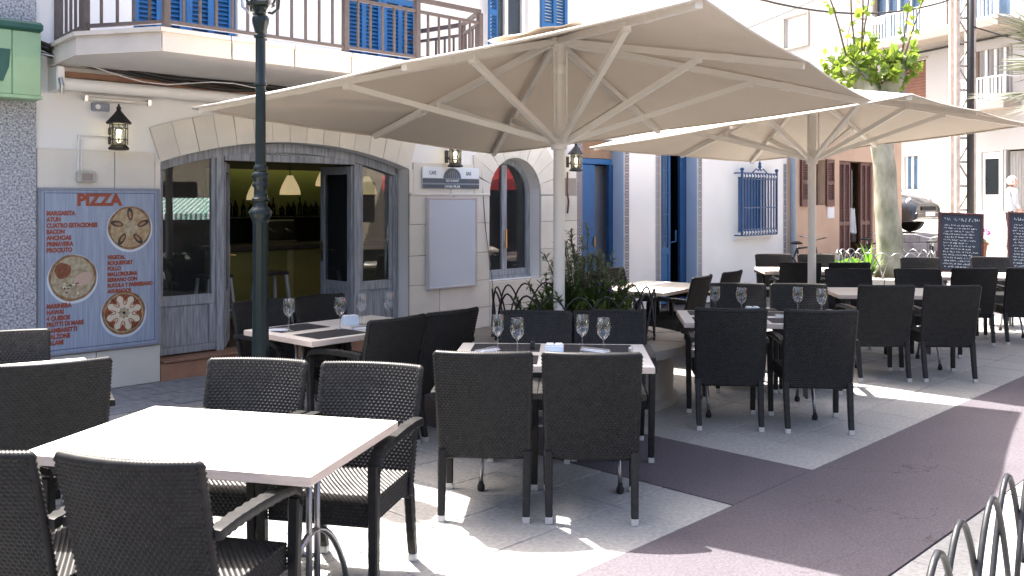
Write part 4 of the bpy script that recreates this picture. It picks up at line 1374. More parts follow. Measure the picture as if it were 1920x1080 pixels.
for k in range(6):
    a = 2 * PI * k / 6 + .3
    c, s_ = math.cos(a), math.sin(a)
    MB().tube([(.03 * c, .03 * s_, 2.94), (.075 * c, .075 * s_, 2.93), (.115 * c, .115 * s_, 2.965), (.12 * c, .12 * s_, 3.02), (.10 * c, .10 * s_, 3.05)], .009, 6).build('scroll', 'steel' if k % 2 else 'lamp_green', lh)
    MB().bar((.085 * c, .085 * s_, 3.0), (.17 * c, .17 * s_, 3.42), .014).build('frame_bar', 'lamp_green', lh)
MB().lathe([(.08, 2.985), (.168, 3.42)], 6).build('pane', 'frosted', lh, rot=(0, 0, .3), fix=False)
MB().lathe([(.185, 3.42), (.19, 3.44), (.12, 3.55), (.05, 3.62), (.03, 3.70), (0, 3.72)], 6).build('roof', 'lamp_green', lh, rot=(0, 0, .3))
MB().lathe([(.09, 2.975), (.095, 2.985), (.085, 3.0)], 6).build('base_ring', 'lamp_green', lh, rot=(0, 0, .3))

# ================================================================== leaf helpers
def leaf(mb, p, d, up, L, W_, fold=.25, mi=0):
    """pointed leaf made of two folded halves"""
    d = d.normalized()
    s_ = d.cross(up)
    s_ = s_.normalized() if s_.length > 1e-4 else d.orthogonal().normalized()
    u_ = s_.cross(d)
    a, b_, c_ = p, p + d * (L * .5), p + d * L
    l_ = b_ + s_ * (W_ / 2) + u_ * (fold * W_)
    r_ = b_ - s_ * (W_ / 2) + u_ * (fold * W_)
    mb.add([a, l_, c_, r_, b_], [(0, 1, 4), (1, 2, 4), (0, 4, 3), (4, 2, 3)], mi)
def rv(q=rnd):
    while True:
        v = Vector((q.uniform(-1, 1), q.uniform(-1, 1), q.uniform(-1, 1)))
        if .05 < v.length < 1:
            return v.normalized()

# ================================================================== round planter with hoops and shrubs
PX, PY, PR, PZ = 0.53, 8.02, 0.95, 0.50
rp_ = thing('round_planter', 'round stone planter with overhanging rim behind the set table', 'planter', (PX, PY, 0))
NST = 20
for k in range(NST):
    a0, a1 = 2 * PI * k / NST + .004, 2 * PI * (k + 1) / NST - .004
    MB().prism([(r_ * math.cos(a), r_ * math.sin(a)) for r_, a in ((PR - .30, a0), (PR - .30, a1), (PR + .05, a1), (PR + .05, (a0 + a1) / 2), (PR + .05, a0))], PZ - .07, PZ + rnd.uniform(-.002, .002)).build('rim_stone', 'planter_stone', rp_)
MB().lathe([(PR - .06, -.02), (PR - .06, .04), (PR - .10, .06), (PR - .09, PZ - .071)], 40).build('drum', 'planter_stone', rp_, smooth=True, angle=40)
MB().lathe([(0, PZ - .04), (PR - .31, PZ - .045)], 32).build('soil', 'soil', rp_, fix=False)
hf = thing('hoop_fence', 'low ring of black interlaced iron hoops on the round planter', 'fence', (PX, PY, PZ))
HR, HN = .70, 20
for k in range(HN):
    ac_ = 2 * PI * k / HN
    w_ = 2 * PI / HN * 1.05
    pts = []
    for i in range(13):
        t = i / 12
        an = ac_ - w_ + 2 * w_ * t
        z = .41 * (1 - abs(2 * t - 1) ** 1.9)
        pts.append((HR * math.cos(an), HR * math.sin(an), z))
    MB().tube(pts, .008, 6).build('hoop', 'black_iron', hf, smooth=True)
MB().tube([(HR * math.cos(2 * PI * k / 40), HR * math.sin(2 * PI * k / 40), .03) for k in range(40)], .008, 6, closed=True).build('ring', 'black_iron', hf, smooth=True)

def shrub(name, label, x, y, z, hgt, rad, nst, nlf, mleaf, L, W_, seed, flower=None, nf=0, up=.6):
    q = random.Random(seed)
    t_ = thing(name, label, 'shrub', (x, y, z))
    st, lf, fl = MB(), MB(), MB()
    for i in range(nst):
        a = q.uniform(0, 2 * PI)
        r0 = rad * .35 * q.random()
        r1 = rad * q.uniform(.3, 1.0)
        hh = hgt * q.uniform(.55, 1.0) * (1 - .35 * (r1 / rad) ** 2)
        p0 = Vector((r0 * math.cos(a), r0 * math.sin(a), -.04))
        p2 = Vector((r1 * math.cos(a + .3), r1 * math.sin(a + .3), hh))
        p1 = p0.lerp(p2, .5) + Vector((0, 0, hh * .15))
        pts = [((1 - t) ** 2) * p0 + 2 * t * (1 - t) * p1 + t * t * p2 for t in [k / 7 for k in range(8)]]
        st.tube(pts, [.007 * (1 - .7 * k / 7) for k in range(8)], 5)
        for j in range(nlf):
            t = q.uniform(.22, 1.0) ** .8
            k = min(6, int(t * 7))
            p = pts[k].lerp(pts[k + 1], t * 7 - k)
            d = (pts[k + 1] - pts[k]).normalized() * up + rv(q)
            leaf(lf, p, d, Vector((0, 0, 1)), L * q.uniform(.6, 1.2), W_ * q.uniform(.7, 1.2))
        if flower and q.random() < nf:
            for j in range(9):
                leaf(fl, pts[-1] + rv(q) * .02 - Vector((0, 0, .012 * j * .6)), rv(q), Vector((0, 0, 1)), .022, .015)
    st.build('stems', 'bark_twig', t_)
    lf.build('foliage', mleaf, t_, fix=False)
    if fl.v:
        fl.build('flowers', flower, t_, fix=False)
    return t_
shrub('shrub', 'tall grey green shrub with pale leaves behind the umbrella pole', PX + .08, PY + .05, PZ, 1.0, .42, 34, 60, 'leaf_shrub_grey', .07, .020, 3)
shrub('shrub', 'dense dark green bush filling the front of the round planter', PX + .0, PY - .18, PZ, .56, .40, 40, 60, 'leaf_shrub', .075, .024, 5)
shrub('shrub', 'leafy dark shrub with purple flowers leaning over the planter rim', PX + .26, PY - .05, PZ, .60, .34, 26, 50, 'leaf_shrub', .075, .024, 8, 'flower_purple', .5)
shrub('shrub', 'loose feathery shrub at the edge of the planter nearest the arched window', PX - .18, PY + .10, PZ, .60, .34, 14, 34, 'leaf_shrub', .06, .018, 11)

# front hoop fence, bottom right
hf2 = thing('hoop_fence', 'grey tubular hoop fence in the near corner of the picture', 'fence', (1.40, 3.13, 0), math.atan2(1.155, .966))
for k in range(-1, 9):
    pts = []
    xc = .08 + .38 * k
    for i in range(15):
        t = i / 14
        pts.append((xc - .31 + .62 * t, .012 * (1 if k % 2 else -1), .47 * (1 - abs(2 * t - 1) ** 1.75)))
    MB().tube(pts, .0125, 10).build('hoop', 'hoop_grey', hf2, smooth=True)

# ================================================================== pollarded plane tree
TX, TY, TZ = 6.03, 15.0, 0.46
tp = thing('tree_planter', 'low pale stone planter holding the plane tree', 'planter', (TX, TY, 0))
for k in range(16):
    a0, a1 = 2 * PI * k / 16 + .006, 2 * PI * (k + 1) / 16 - .006
    MB().prism([(r_ * math.cos(a), r_ * math.sin(a)) for r_, a in ((.55, a0), (.55, a1), (.92, a1), (.925, (a0 + a1) / 2), (.92, a0))], TZ - .08, TZ).build('rim_stone', 'street_pale', tp)
MB().lathe([(.84, -.02), (.84, TZ - .081)], 32).build('drum', 'planter_stone', tp, smooth=True, angle=40)
MB().lathe([(0, TZ - .03), (.545, TZ - .04)], 24).build('soil', 'soil', tp, fix=False)
hf3 = thing('hoop_fence', 'ring of iron hoops round the foot of the plane tree', 'fence', (TX, TY, TZ))
for k in range(22):
    ac_ = 2 * PI * k / 22
    w_ = 2 * PI / 22 * 1.05
    MB().tube([(.74 * math.cos(ac_ - w_ + 2 * w_ * i / 10), .74 * math.sin(ac_ - w_ + 2 * w_ * i / 10), .40 * (1 - abs(2 * i / 10 - 1) ** 2.3)) for i in range(11)], .009, 6).build('hoop', 'chrome_dark', hf3, smooth=True)
tr = thing('plane_tree', 'pollarded plane tree with pale flaking trunk and fresh green leaves', 'tree', (TX, TY, TZ - .05))
def rtube(mb, pts, rs, n=14, seed=1):
    q = random.Random(seed)
    o = len(mb.v)
    mb.tube(pts, rs, n)
    for i in range(o, len(mb.v)):
        v = Vector(mb.v[i])
        k = .016 * math.sin(v.z * 9 + v.x * 30) + .012 * math.sin(v.z * 23 + v.y * 41) + q.uniform(-.006, .006)
        c = Vector((0, 0, v.z))
        mb.v[i] = tuple(v + (v - c).normalized() * k if (v - c).length > .01 else v)
tb = MB()
trunk = [(0.10, 0, 0), (.085, 0, .25), (.06, 0, .7), (.03, 0, 1.2), (-.01, 0, 1.7), (-.04, 0, 2.2), (-.06, 0, 2.7), (-.06, 0, 3.0)]
rtube(tb, [Vector(p) for p in trunk], [.26, .205, .19, .18, .172, .168, .19, .20], 16)
tb.build('trunk', 'bark_plane', tr, smooth=True)
br = MB()
forks = [((-.06, 0, 2.85), (-.30, .05, 3.08), (-.50, .0, 3.30), (-.58, .02, 3.46), .16), ((-.06, 0, 2.9), (.12, -.05, 3.15), (.20, -.05, 3.38), (.25, 0, 3.55), .14), ((-.06, 0, 2.9), (-.08, .25, 3.2), (-.15, .4, 3.5), (-.2, .45, 3.7), .13)]
tips = []
for f_ in forks:
    rtube(br, [Vector(p) for p in f_[:4]], [f_[4], f_[4] * .95, f_[4] * .85, f_[4] * .95], 12, 5)
    tips.append(Vector(f_[3]))
br.build('limbs', 'bark_plane', tr, smooth=True)
sh, lf = MB(), MB()
q = random.Random(21)
def lobed(mb, p, d, L):
    """broad five-lobed plane leaf"""
    d = d.normalized()
    s_ = d.cross(rv(q))
    s_ = s_.normalized() if s_.length > .05 else d.orthogonal().normalized()
    u_ = s_.cross(d)
    out = [(0, 0), (.42, .10), (.36, .34), (.58, .52), (.26, .62), (0, 1.0), (-.26, .62), (-.58, .52), (-.36, .34), (-.42, .10)]
    vs = [p + s_ * (x * L) + d * (y * L) + u_ * (abs(x) * .28 * L) for x, y in out] + [p + d * (.35 * L)]
    mb.add(vs, [(i, (i + 1) % 10, 10) for i in range(10)])
def shoot(p, d, L, nl, big, r0=.012):
    pts = [p]
    dd_ = d.normalized()
    for i in range(6):
        dd_ = (dd_ + Vector((q.uniform(-.07, .07), q.uniform(-.07, .07), .05))).normalized()
        pts.append(pts[-1] + dd_ * (L / 6))
    sh.tube(pts, [r0 * (1 - .11 * i) for i in range(7)], 5)
    for j in range(nl):
        t = q.uniform(.08, 1) * 5.999
        k = int(t)
        pp_ = pts[k].lerp(pts[k + 1], t - k)
        off = rv(q)
        lobed(lf, pp_ + off * .05, off, big * q.uniform(.55, 1.15))
for ti, tpv in enumerate(tips):
    for j in range(15):
        v = rv(q); v.z = abs(v.z) * .9 + .05; v.x *= .9
        shoot(tpv + v * .08 + Vector((0, 0, -.14)), v, q.uniform(.16, .42), 10, .15)
    for j in range(7):
        v = rv(q); v.z = -.1 + .3 * q.random()
        shoot(tpv + v * .12 + Vector((0, 0, -.25)), v, q.uniform(.12, .3), 5, .14, .008)
for p, d, L in ((tips[0], (-.28, 0, 1), 1.9), (tips[0] + Vector((.1, 0, .1)), (.02, .02, 1), 2.0), (tips[0] + Vector((.2, 0, .05)), (.05, 0, 1), 2.1), (tips[1], (.22, 0, 1), 1.5), (tips[1] + Vector((.08, .1, 0)), (.3, 0, 1), 1.2), (tips[2], (.05, .1, 1), 1.7)):
    shoot(p, Vector(d), L, 9, .17, .019)
for j in range(12):
    v = rv(q); v.z = abs(v.z) * .5 + .1
    shoot(Vector((q.uniform(-.5, .2), q.uniform(-.25, .1), 3.1 + q.uniform(0, .15))), v, q.uniform(.15, .35), 8, .16, .008)
sh.build('shoots', 'bark_twig', tr)
lf.build('crown', 'leaf_plane', tr, fix=False)
# strap-leaved plant beside the trunk
ip = thing('strap_leaf_plant', 'bright green strap leaved plant at the foot of the plane tree', 'plant', (TX - .32, TY - .22, TZ - .04))
im = MB()
q = random.Random(4)
for k in range(30):
    a = q.uniform(0, 2 * PI); L = q.uniform(.35, .72); b_ = q.uniform(.08, .35)
    dx, dy = math.cos(a), math.sin(a)
    pts = [Vector((dx * b_ * t ** 1.6, dy * b_ * t ** 1.6, L * t - .12 * t * t)) for t in (0, .25, .5, .75, 1)]
    sd = Vector((-dy, dx, 0))
    ws = [.018, .022, .020, .013, .001]
    vs = [p + sd * w_ for p, w_ in zip(pts, ws)] + [p - sd * w_ for p, w_ in zip(pts, ws)]
    im.add(vs, [(i, i + 1, 6 + i, 5 + i) for i in range(4)])
im.build('leaves', 'leaf_iris', ip, fix=False)
shrub('bush', 'bright broad leaved bush low in the tree planter', TX - .62, TY + .05, TZ, .26, .45, 24, 26, 'leaf_iris', .10, .06, 17)
shrub('flower_plant', 'small plant with yellow flowers on the right of the tree trunk', TX + .44, TY - .30, TZ, .34, .14, 12, 14, 'leaf_iris', .05, .02, 19, 'flower_yellow', 1.0)

# ================================================================== background street objects
rw = thing('retaining_wall', 'stepped grey block wall under the parked car', 'wall', (9.35, 22.3, 0))
for j in range(4):
    for i in range(3):
        x0 = -.05 + i * .36 - (j % 2) * .17
        MB().bbox(max(x0, -.05) + .004, min(x0 + .36, 1.02) - .004, (j * .05), .40, j * .215 + .004, j * .215 + .211, .008).build('block', 'block_grey', rw)
MB().box(-.04, 1.01, .22, .42, 0, .855).build('core', 'joint', rw)

def car(x, y, z, rz, label):
    t_ = thing('parked_car', label, 'car', (x, y, z), rz)
    # lofted body, length along +x, front at +x
    def sec(xx, zb, zt, w_, crown):
        pts = []
        for k in range(13):
            a = PI * k / 12
            pts.append((xx, -w_ * math.copysign(abs(math.cos(a)) ** .45, math.cos(a)), zb + (zt - zb) * (math.sin(a) ** .55)))
        return pts
    stn = [(-2.1, .35, .85, .72), (-2.0, .28, .98, .82), (-1.2, .25, 1.02, .86), (0, .25, 1.02, .87), (.9, .25, 1.0, .87), (1.5, .26, .95, .85), (1.9, .28, .86, .80), (2.08, .34, .74, .70)]
    mb = MB()
    n_ = 13
    vs = [p for s_ in stn for p in sec(s_[0], s_[1], s_[2], s_[3], 0)]
    fs = []
    for i in range(len(stn) - 1):
        for k in range(n_ - 1):
            fs.append((i * n_ + k, i * n_ + k + 1, (i + 1) * n_ + k + 1, (i + 1) * n_ + k))
        fs.append((i * n_ + n_ - 1, i * n_, (i + 1) * n_, (i + 1) * n_ + n_ - 1))
    fs += [tuple(range(n_)), tuple((len(stn) - 1) * n_ + k for k in range(n_))[::-1]]
    mb.add(vs, fs).build('body', 'car_black', t_, smooth=True, angle=40)
    cb = MB()
    cab = [(-1.95, .98, .60), (-1.6, 1.50, .62), (-.9, 1.60, .64), (0.0, 1.58, .64), (.45, 1.40, .66), (1.05, .99, .72)]
    vs, fs = [], []
    for xx, zt, w_ in cab:
        vs += [(xx, -.80, .95), (xx, -w_, zt), (xx, w_, zt), (xx, .80, .95)]
    for i in range(len(cab) - 1):
        for k in range(3):
            fs.append((i * 4 + k, i * 4 + k + 1, (i + 1) * 4 + k + 1, (i + 1) * 4 + k))
    cb.add(vs, fs).build('cabin', 'car_black', t_)
    MB().add([(.50, -.62, 1.375), (.50, .62, 1.375), (1.03, .67, 1.01), (1.03, -.67, 1.01)], [(0, 1, 2, 3)]).build('windscreen', 'dark_glass', t_)
    for sy in (-1, 1):
        MB().add([(-1.5, sy * .672, 1.42), (.38, sy * .70, 1.34), (.90, sy * .795, 1.02), (-1.7, sy * .80, 1.02)], [(0, 1, 2, 3)]).build('side_window', 'dark_glass', t_)
        MB().lathe([(0, -.05), (.12, -.04), (.15, 0), (.12, .03), (0, .04)], 12).build('headlight', 'headlight', t_, (1.86, sy * .56, .74), (0, PI / 2, 0))
        MB().bbox(.75, .95, sy * .93 - .09, sy * .93 + .09, 1.0, 1.13, .03).build('mirror', 'car_black', t_)
        for xx in (-1.35, 1.30):
            wh = ob('wheel', None, t_, (xx, sy * .76, .33), (PI / 2, 0, 0))
            MB().lathe([(.20, -.10), (.30, -.11), (.33, -.08), (.33, .08), (.30, .11), (.20, .10)], 24).build('tyre', 'rubber', wh, smooth=True, angle=40)
            MB().lathe([(0, -.06), (.19, -.09), (.205, -.095), (.205, .095), (.19, .09), (0, .06)], 16).build('rim', 'steel', wh, smooth=True, angle=40)
    MB().bbox(2.02, 2.12, -.70, .70, .36, .52, .03).build('bumper', 'car_black', t_)
    MB().box(2.05, 2.10, -.40, .40, .56, .66).build('grille', 'rubber', t_)
    MB().bbox(2.121, 2.135, -.26, .26, .42, .53, .004).build('number_plate', 'paper', t_)
    return t_
car(8.95, 24.6, 0.86, R(-48), 'black car parked on the raised street beyond the plane tree')

# lattice pole of concrete angles
lp = thing('lattice_pole', 'tall lattice utility pole with weathered pale uprights', 'utility pole', (11.72, 24.0, 0.3))
for dx in (-.21, .21):
    for dy in (0, .3):
        MB().bar((dx, dy, 0), (dx, dy, 8.5), .10).build('upright', 'concrete_pole', lp)
for k in range(13):
    z = .5 + k * .62
    MB().bar((-.159, 0, z), (.159, 0, z), .05).build('rung', 'far_white', lp)
    a_, b_ = ((-.155, .155) if k % 2 else (.155, -.155))
    MB().bar((a_, 0, z + .05), (b_, 0, z + .57), .035).build('brace', 'far_white', lp)
pc = MB().tube([(11.78, 23.85, .3), (11.78, 23.85, 8.6)], .09, 8).build('cable_duct', 'cable', smooth=True)
tag(pc, 'black cable duct running up the lattice pole', 'pipe')
ms = thing('arm_street_light', 'white street light with curved arm in front of the upper balcony', 'street light', (8.05, 22.3, 0))
MB().tube([(0, 0, 0.0), (0, 0, 5.6), (.06, 0, 5.9), (.25, 0, 6.05), (.5, 0, 6.02)], .035, 8).build('arm', 'far_white', ms, smooth=True)
MB().lathe([(0, -.16), (.06, -.14), (.10, 0), (.07, .22), (0, .26)], 12).build('head', 'white_paint', ms, (.62, 0, 5.98), (0, PI / 2, 0), True)
for i, (a_, b_, sg, lab) in enumerate((((4.2, 17.5, 5.6), (11.7, 24, 7.0), .45, 'black overhead cable crossing behind the tree shoots'), ((4.6, 20, 5.2), (9.5, 22, 7.6), .1, 'thin overhead wire slanting across the far white wall'), ((11.8, 24, 6.2), (16.0, 22, 4.6), .1, 'overhead cable slanting down from the lattice pole'))):
    a_, b_ = Vector(a_), Vector(b_)
    cable('cable', lab, [a_.lerp(b_, t) - Vector((0, 0, sg * 4 * t * (1 - t))) for t in [k / 14 for k in range(15)]], (.022, .009, .018)[i])

# chalkboards
def chalkboard(x, y, rz, label, seed, title, lines):
    t_ = thing('chalkboard', label, 'chalkboard', (x, y, 0), rz)
    r = ob('board', None, t_, (0, 0, .56), (R(-9), 0, R(0)))
    r.rotation_euler = (R(-8), R(2.5), 0)
    W_, H_ = .60, .90
    MB().bbox(-W_ / 2, W_ / 2, -.012, .012, 0, H_, .003).build('slate', 'chalk_board', r)
    for x0, x1, z0, z1 in ((-W_ / 2 - .03, W_ / 2 + .03, H_ - .01, H_ + .025), (-W_ / 2 - .03, W_ / 2 + .03, -.025, .01), (-W_ / 2 - .03, -W_ / 2 + .01, .0105, H_ - .0105), (W_ / 2 - .01, W_ / 2 + .03, .0105, H_ - .0105)):
        MB().bbox(x0, x1, -.028, .018, z0, z1, .004).build('frame', 'board_frame', r)
    q = random.Random(seed)
    scribble(r, -W_ / 2 + .06, H_ - .115, .46, .058, q)
    for i, t in enumerate(lines):
        scribble(r, -W_ / 2 + .04 + q.uniform(0, .03), H_ - .19 - i * .0465, q.uniform(.30, .46), .026, q)
    for sx_ in (-.25, .25):
        MB().bar((sx_, .03, 0), (sx_, .0, .62), .035).build('leg', 'board_frame', t_)
        MB().bar((sx_, .40, 0), (sx_, .10, 1.25), .03).build('leg', 'board_frame', t_)
    MB().bar((-.28, .02, .53), (.28, .02, .53), .04, .05).build('ledge', 'board_frame', t_)
def scribble(parent, x, z, wdt, hgt, q):
    # a line of chalk handwriting too small to read
    mb = MB()
    cx = x
    while cx < x + wdt:
        n_ = q.randint(2, 6)
        for k in range(n_):
            w_ = hgt * q.uniform(.35, .6)
            pts = [(cx + w_ * q.random(), z + hgt * q.random()) for _ in range(4)]
            for a_, b_ in zip(pts, pts[1:]):
                mb.bar((a_[0], -.0135, a_[1]), (b_[0], -.0135, b_[1]), .0042, .0006, up=(0, 1, 0))
            cx += w_ + hgt * .12
        cx += hgt * .5
    mb.build('chalk_writing', 'chalk', parent, fix=False)
L1_ = list(range(15))
chalkboard(7.0, 14.5, R(-14), 'leaning chalkboard menu with dark red frame beside the flower pot', 3, '', L1_)
chalkboard(8.15, 14.6, R(-10), 'chalkboard menu with dark red frame cut by the picture edge', 5, '', L1_)
fp = thing('flower_pot', 'terracotta pot of pink flowers between the two chalkboards', 'flower pot', (7.72, 15.3, 0))
MB().bbox(-.16, .16, -.16, .16, 0, .70, .01).build('stand', 'block_grey', fp)
MB().lathe([(.08, .70), (.11, .93), (.125, .94), (.125, .98), (.105, .98), (.10, .93), (0, .92)], 16).build('pot', 'pot_orange', fp, smooth=True, angle=40)
q = random.Random(6)
g_, f_ = MB(), MB()
for k in range(90):
    v = rv(q); v.z = abs(v.z) * .7
    leaf(g_, Vector((0, 0, .98)) + v * q.uniform(.02, .13), rv(q), Vector((0, 0, 1)), .06, .04)
for k in range(150):
    v = rv(q); v.z = abs(v.z)
    leaf(f_, Vector((.0, 0, 1.10)) + Vector((v.x * .15, v.y * .12, v.z * .10)), rv(q), Vector((0, 0, 1)), .045, .035)
g_.build('foliage', 'leaf_shrub', fp, fix=False)
f_.build('flowers', 'flower_pink', fp, fix=False)

def bicycle(x, y, rz, label, z=0.0, m='black_iron'):
    t_ = thing('bicycle', label, 'bicycle', (x, y, z), rz)
    for xx in (-.52, .52):
        wh = ob('wheel', None, t_, (xx, 0, .34))
        MB().tube([(.33 * math.cos(2 * PI * k / 28), 0, .33 * math.sin(2 * PI * k / 28)) for k in range(28)], .016, 6, closed=True).build('tyre', 'rubber', wh, smooth=True)
        sp = MB()
        for k in range(14):
            a = 2 * PI * k / 14
            sp.bar((0, 0, 0), (.32 * math.cos(a), 0, .32 * math.sin(a)), .004)
        sp.build('spokes', 'steel', wh)
    P_ = {'b': (-.52, 0, .34), 'f': (.52, 0, .34), 'c': (-.10, 0, .30), 's': (-.22, 0, .80), 'h': (.38, 0, .82), 'h2': (.41, 0, .70)}
    fr = MB()
    for a_, b_ in (('b', 'c'), ('b', 's'), ('c', 's'), ('c', 'h2'), ('s', 'h'), ('h', 'f')):
        fr.tube([P_[a_], P_[b_]], .017, 8)
    fr.build('frame', m, t_, smooth=True)
    MB().tube([(.30, -.28, 1.0), (.36, -.22, .99), (.36, 0, .93), (.36, .22, .99), (.30, .28, 1.0)], .012, 6).tube([(.38, 0, .82), (.36, 0, .93)], .014, 6).build('handlebar', 'steel', t_, smooth=True)
    MB().lathe([(0, -.03), (.10, -.02), (.11, 0), (.05, .03), (0, .03)], 12).build('saddle', 'rubber', t_, (-.24, 0, .90))
    MB().tube([(-.22, 0, .80), (-.235, 0, .88)], .013, 6).build('seat_post', 'steel', t_)
    MB().lathe([(.10, -.01), (.10, .01)], 16).build('chainring', 'steel', t_, (-.10, .05, .30), (PI / 2, 0, 0))
    return t_
bicycle(8.05, 17.8, R(70), 'black bicycle standing between the chalkboards with its handlebar showing')
bicycle(7.25, 18.6, R(35), 'bicycle parked behind the plane tree against the grey block wall')
bicycle(5.35, 17.0, R(40), 'bicycle leaning by the orange house, mostly hidden by chairs')

# ================================================================== people
def person(x, y, z, rz, hgt, label, top, legs, hair, arm_pose, skin_legs=False):
    t_ = thing('person', label, 'person', (x, y, z), rz)
    k = hgt / 1.72
    J = {'pel': (0, 0, .93), 'ch': (0, .0, 1.22), 'nk': (0, .01, 1.43), 'nk2': (0, .03, 1.50),
         'shL': (-.17, 0, 1.39), 'elL': (-.24, .02, 1.13), 'haL': (-.22, .14, .92), 'shR': (.17, 0, 1.39), 'elR': (.24, .0, 1.13), 'haR': (.22, .12, .94),
         'hiL': (-.10, 0, .90), 'knL': (-.11, .04, .50), 'anL': (-.11, -.02, .09), 'toL': (-.12, .15, .04), 'hiR': (.10, 0, .90), 'knR': (.11, .10, .50), 'anR': (.11, .08, .09), 'toR': (.12, .24, .04)}
    J.update(arm_pose)
    RAD = {'pel': (.155, .12), 'ch': (.17, .12), 'nk': (.10, .08), 'nk2': (.055, .055), 'shL': (.075, .075), 'shR': (.075, .075), 'elL': (.05, .05), 'elR': (.05, .05), 'haL': (.035, .035), 'haR': (.035, .035),
           'hiL': (.10, .10), 'hiR': (.10, .10), 'knL': (.07, .07), 'knR': (.07, .07), 'anL': (.05, .05), 'anR': (.05, .05), 'toL': (.045, .035), 'toR': (.045, .035)}
    names = list(J)
    E = [('pel', 'ch'), ('ch', 'nk'), ('nk', 'nk2'), ('nk', 'shL'), ('shL', 'elL'), ('elL', 'haL'), ('nk', 'shR'), ('shR', 'elR'), ('elR', 'haR'), ('pel', 'hiL'), ('hiL', 'knL'), ('knL', 'anL'), ('anL', 'toL'), ('pel', 'hiR'), ('hiR', 'knR'), ('knR', 'anR'), ('anR', 'toR')]
    me = bpy.data.meshes.new('body')
    me.from_pydata([tuple(c * k for c in J[n_]) for n_ in names], [(names.index(a_), names.index(b_)) for a_, b_ in E], [])
    o = ob('body_source', me)
    sm = o.modifiers.new('skin', 'SKIN')
    for i, n_ in enumerate(names):
        me.skin_vertices[0].data[i].radius = tuple(r_ * k for r_ in RAD[n_])
        me.skin_vertices[0].data[i].use_root = (n_ == 'pel')
    o.modifiers.new('sub', 'SUBSURF').levels = 2
    bpy.context.view_layer.update()
    m2 = bpy.data.meshes.new_from_object(o.evaluated_get(bpy.context.evaluated_depsgraph_get()))
    bpy.data.objects.remove(o)
    m2.materials.clear()
    for mn in (top, legs, 'skin'):
        m2.materials.append(MATS[mn])
    for p in m2.polygons:
        c = p.center / k
        if c.z > 1.47 or ((Vector(c) - Vector(J['haL'])).length < .11 or (Vector(c) - Vector(J['haR'])).length < .11):
            p.material_index = 2
        elif c.z > .95 or abs(c.x) > .19:
            p.material_index = 0
        else:
            p.material_index = 2 if (skin_legs and c.z < .62) else 1
    m2.polygons.foreach_set('use_smooth', [True] * len(m2.polygons))
    b_ = ob('body', m2, t_)
    hd = MB()
    hz = 1.62 * k
    def head(u, v):
        th, ph = 2 * PI * u, PI * v
        x_, y_, z_ = math.sin(ph) * math.cos(th), math.sin(ph) * math.sin(th), -math.cos(ph)
        w_ = .078 + .010 * z_
        return (x_ * w_ * k, (y_ * .098 + .018 + (.022 if (y_ > .85 and -.25 < z_ < .15) else 0)) * k, hz + z_ * .115 * k)
    hd.grid(head, 24, 14)
    hd.tube([(-.079 * k, .0, hz - .02), (-.09 * k, -.01, hz + .02)], .018 * k, 6).tube([(.079 * k, .0, hz - .02), (.09 * k, -.01, hz + .02)], .018 * k, 6)
    for sx_ in (-1, 1):
        hd.lathe([(0, -.008), (.011, 0), (0, .008)], 8, (sx_ * .03 * k, .112 * k, hz + .012), 1)
    hd.box(-.024 * k, .024 * k, .100 * k, .112 * k, hz - .055, hz - .047, 1)
    hd.build('head', ['skin', 'trousers_dark'], b_, smooth=True, fix=False)
    def hairf(u, v):
        th = 2 * PI * u
        ph = PI * (.40 + .60 * v) if math.sin(th) > .3 else PI * (.26 + .74 * v)
        x_, y_, z_ = math.sin(ph) * math.cos(th), math.sin(ph) * math.sin(th), -math.cos(ph)
        if math.sin(th) > .3:
            ph = PI * (.66 + .34 * v)
            x_, y_, z_ = math.sin(ph) * math.cos(th), math.sin(ph) * math.sin(th), -math.cos(ph)
        return (x_ * .092 * k, (y_ * .108 + .012) * k, hz + .012 + z_ * .122 * k)
    MB().grid(hairf, 24, 10).build('hair', hair, b_, smooth=True, fix=False)
    for s_ in ('L', 'R'):
        h0 = Vector(J['ha' + s_]) * k
        e0 = Vector(J['el' + s_]) * k
        d_ = (h0 - e0).normalized()
        sd = d_.cross(Vector((0, 0, 1)))
        sd = sd.normalized() if sd.length > .1 else Vector((1, 0, 0))
        hm = MB()
        hm.tube([h0, h0 + d_ * .08 * k], [.030 * k, .034 * k], 8)
        for i_ in range(4):
            off = sd * ((i_ - 1.5) * .018 * k)
            a_ = h0 + d_ * .08 * k + off
            L_ = (.055, .07, .065, .05)[i_] * k
            hm.tube([a_, a_ + d_ * L_ * .6, a_ + d_ * L_ + Vector((0, .012, -.015)) * k], .0085 * k, 6)
        hm.tube([h0 + d_ * .02 * k + sd * .03 * k, h0 + d_ * .05 * k + sd * .055 * k, h0 + d_ * .085 * k + sd * .055 * k], .010 * k, 6)
        hm.build('hand', 'skin', b_, smooth=True)
    return t_
person(11.30, 21.0, 0.46, R(-95), 1.74, 'white haired person in a white shirt walking past the far door', 'shirt_white', 'trousers_dark', 'hair_white', {})
cl_ = thing('hanging_cloth', 'white cloth hanging in the brown doorway of the orange house', 'cloth', FW(14.86, -.06, 0), FA)
def _cl(u, v):
    w_ = .10 + .05 * v
    return ((u - .5) * 2 * w_, .03 * math.sin(u * 14) * (.4 + v), 1.50 - .52 * v + .02 * math.sin(u * 9))
MB().grid(_cl, 24, 10).build('fabric', 'shirt_white', cl_, smooth=True, fix=False)
MB().bbox(-.10, .10, -.03, .03, .80, .975, .02).build('bag', 'trousers_dark', cl_)
MB().bar((0, .02, 1.50), (0, .02, 2.3), .008).build('cord', 'paper', cl_)

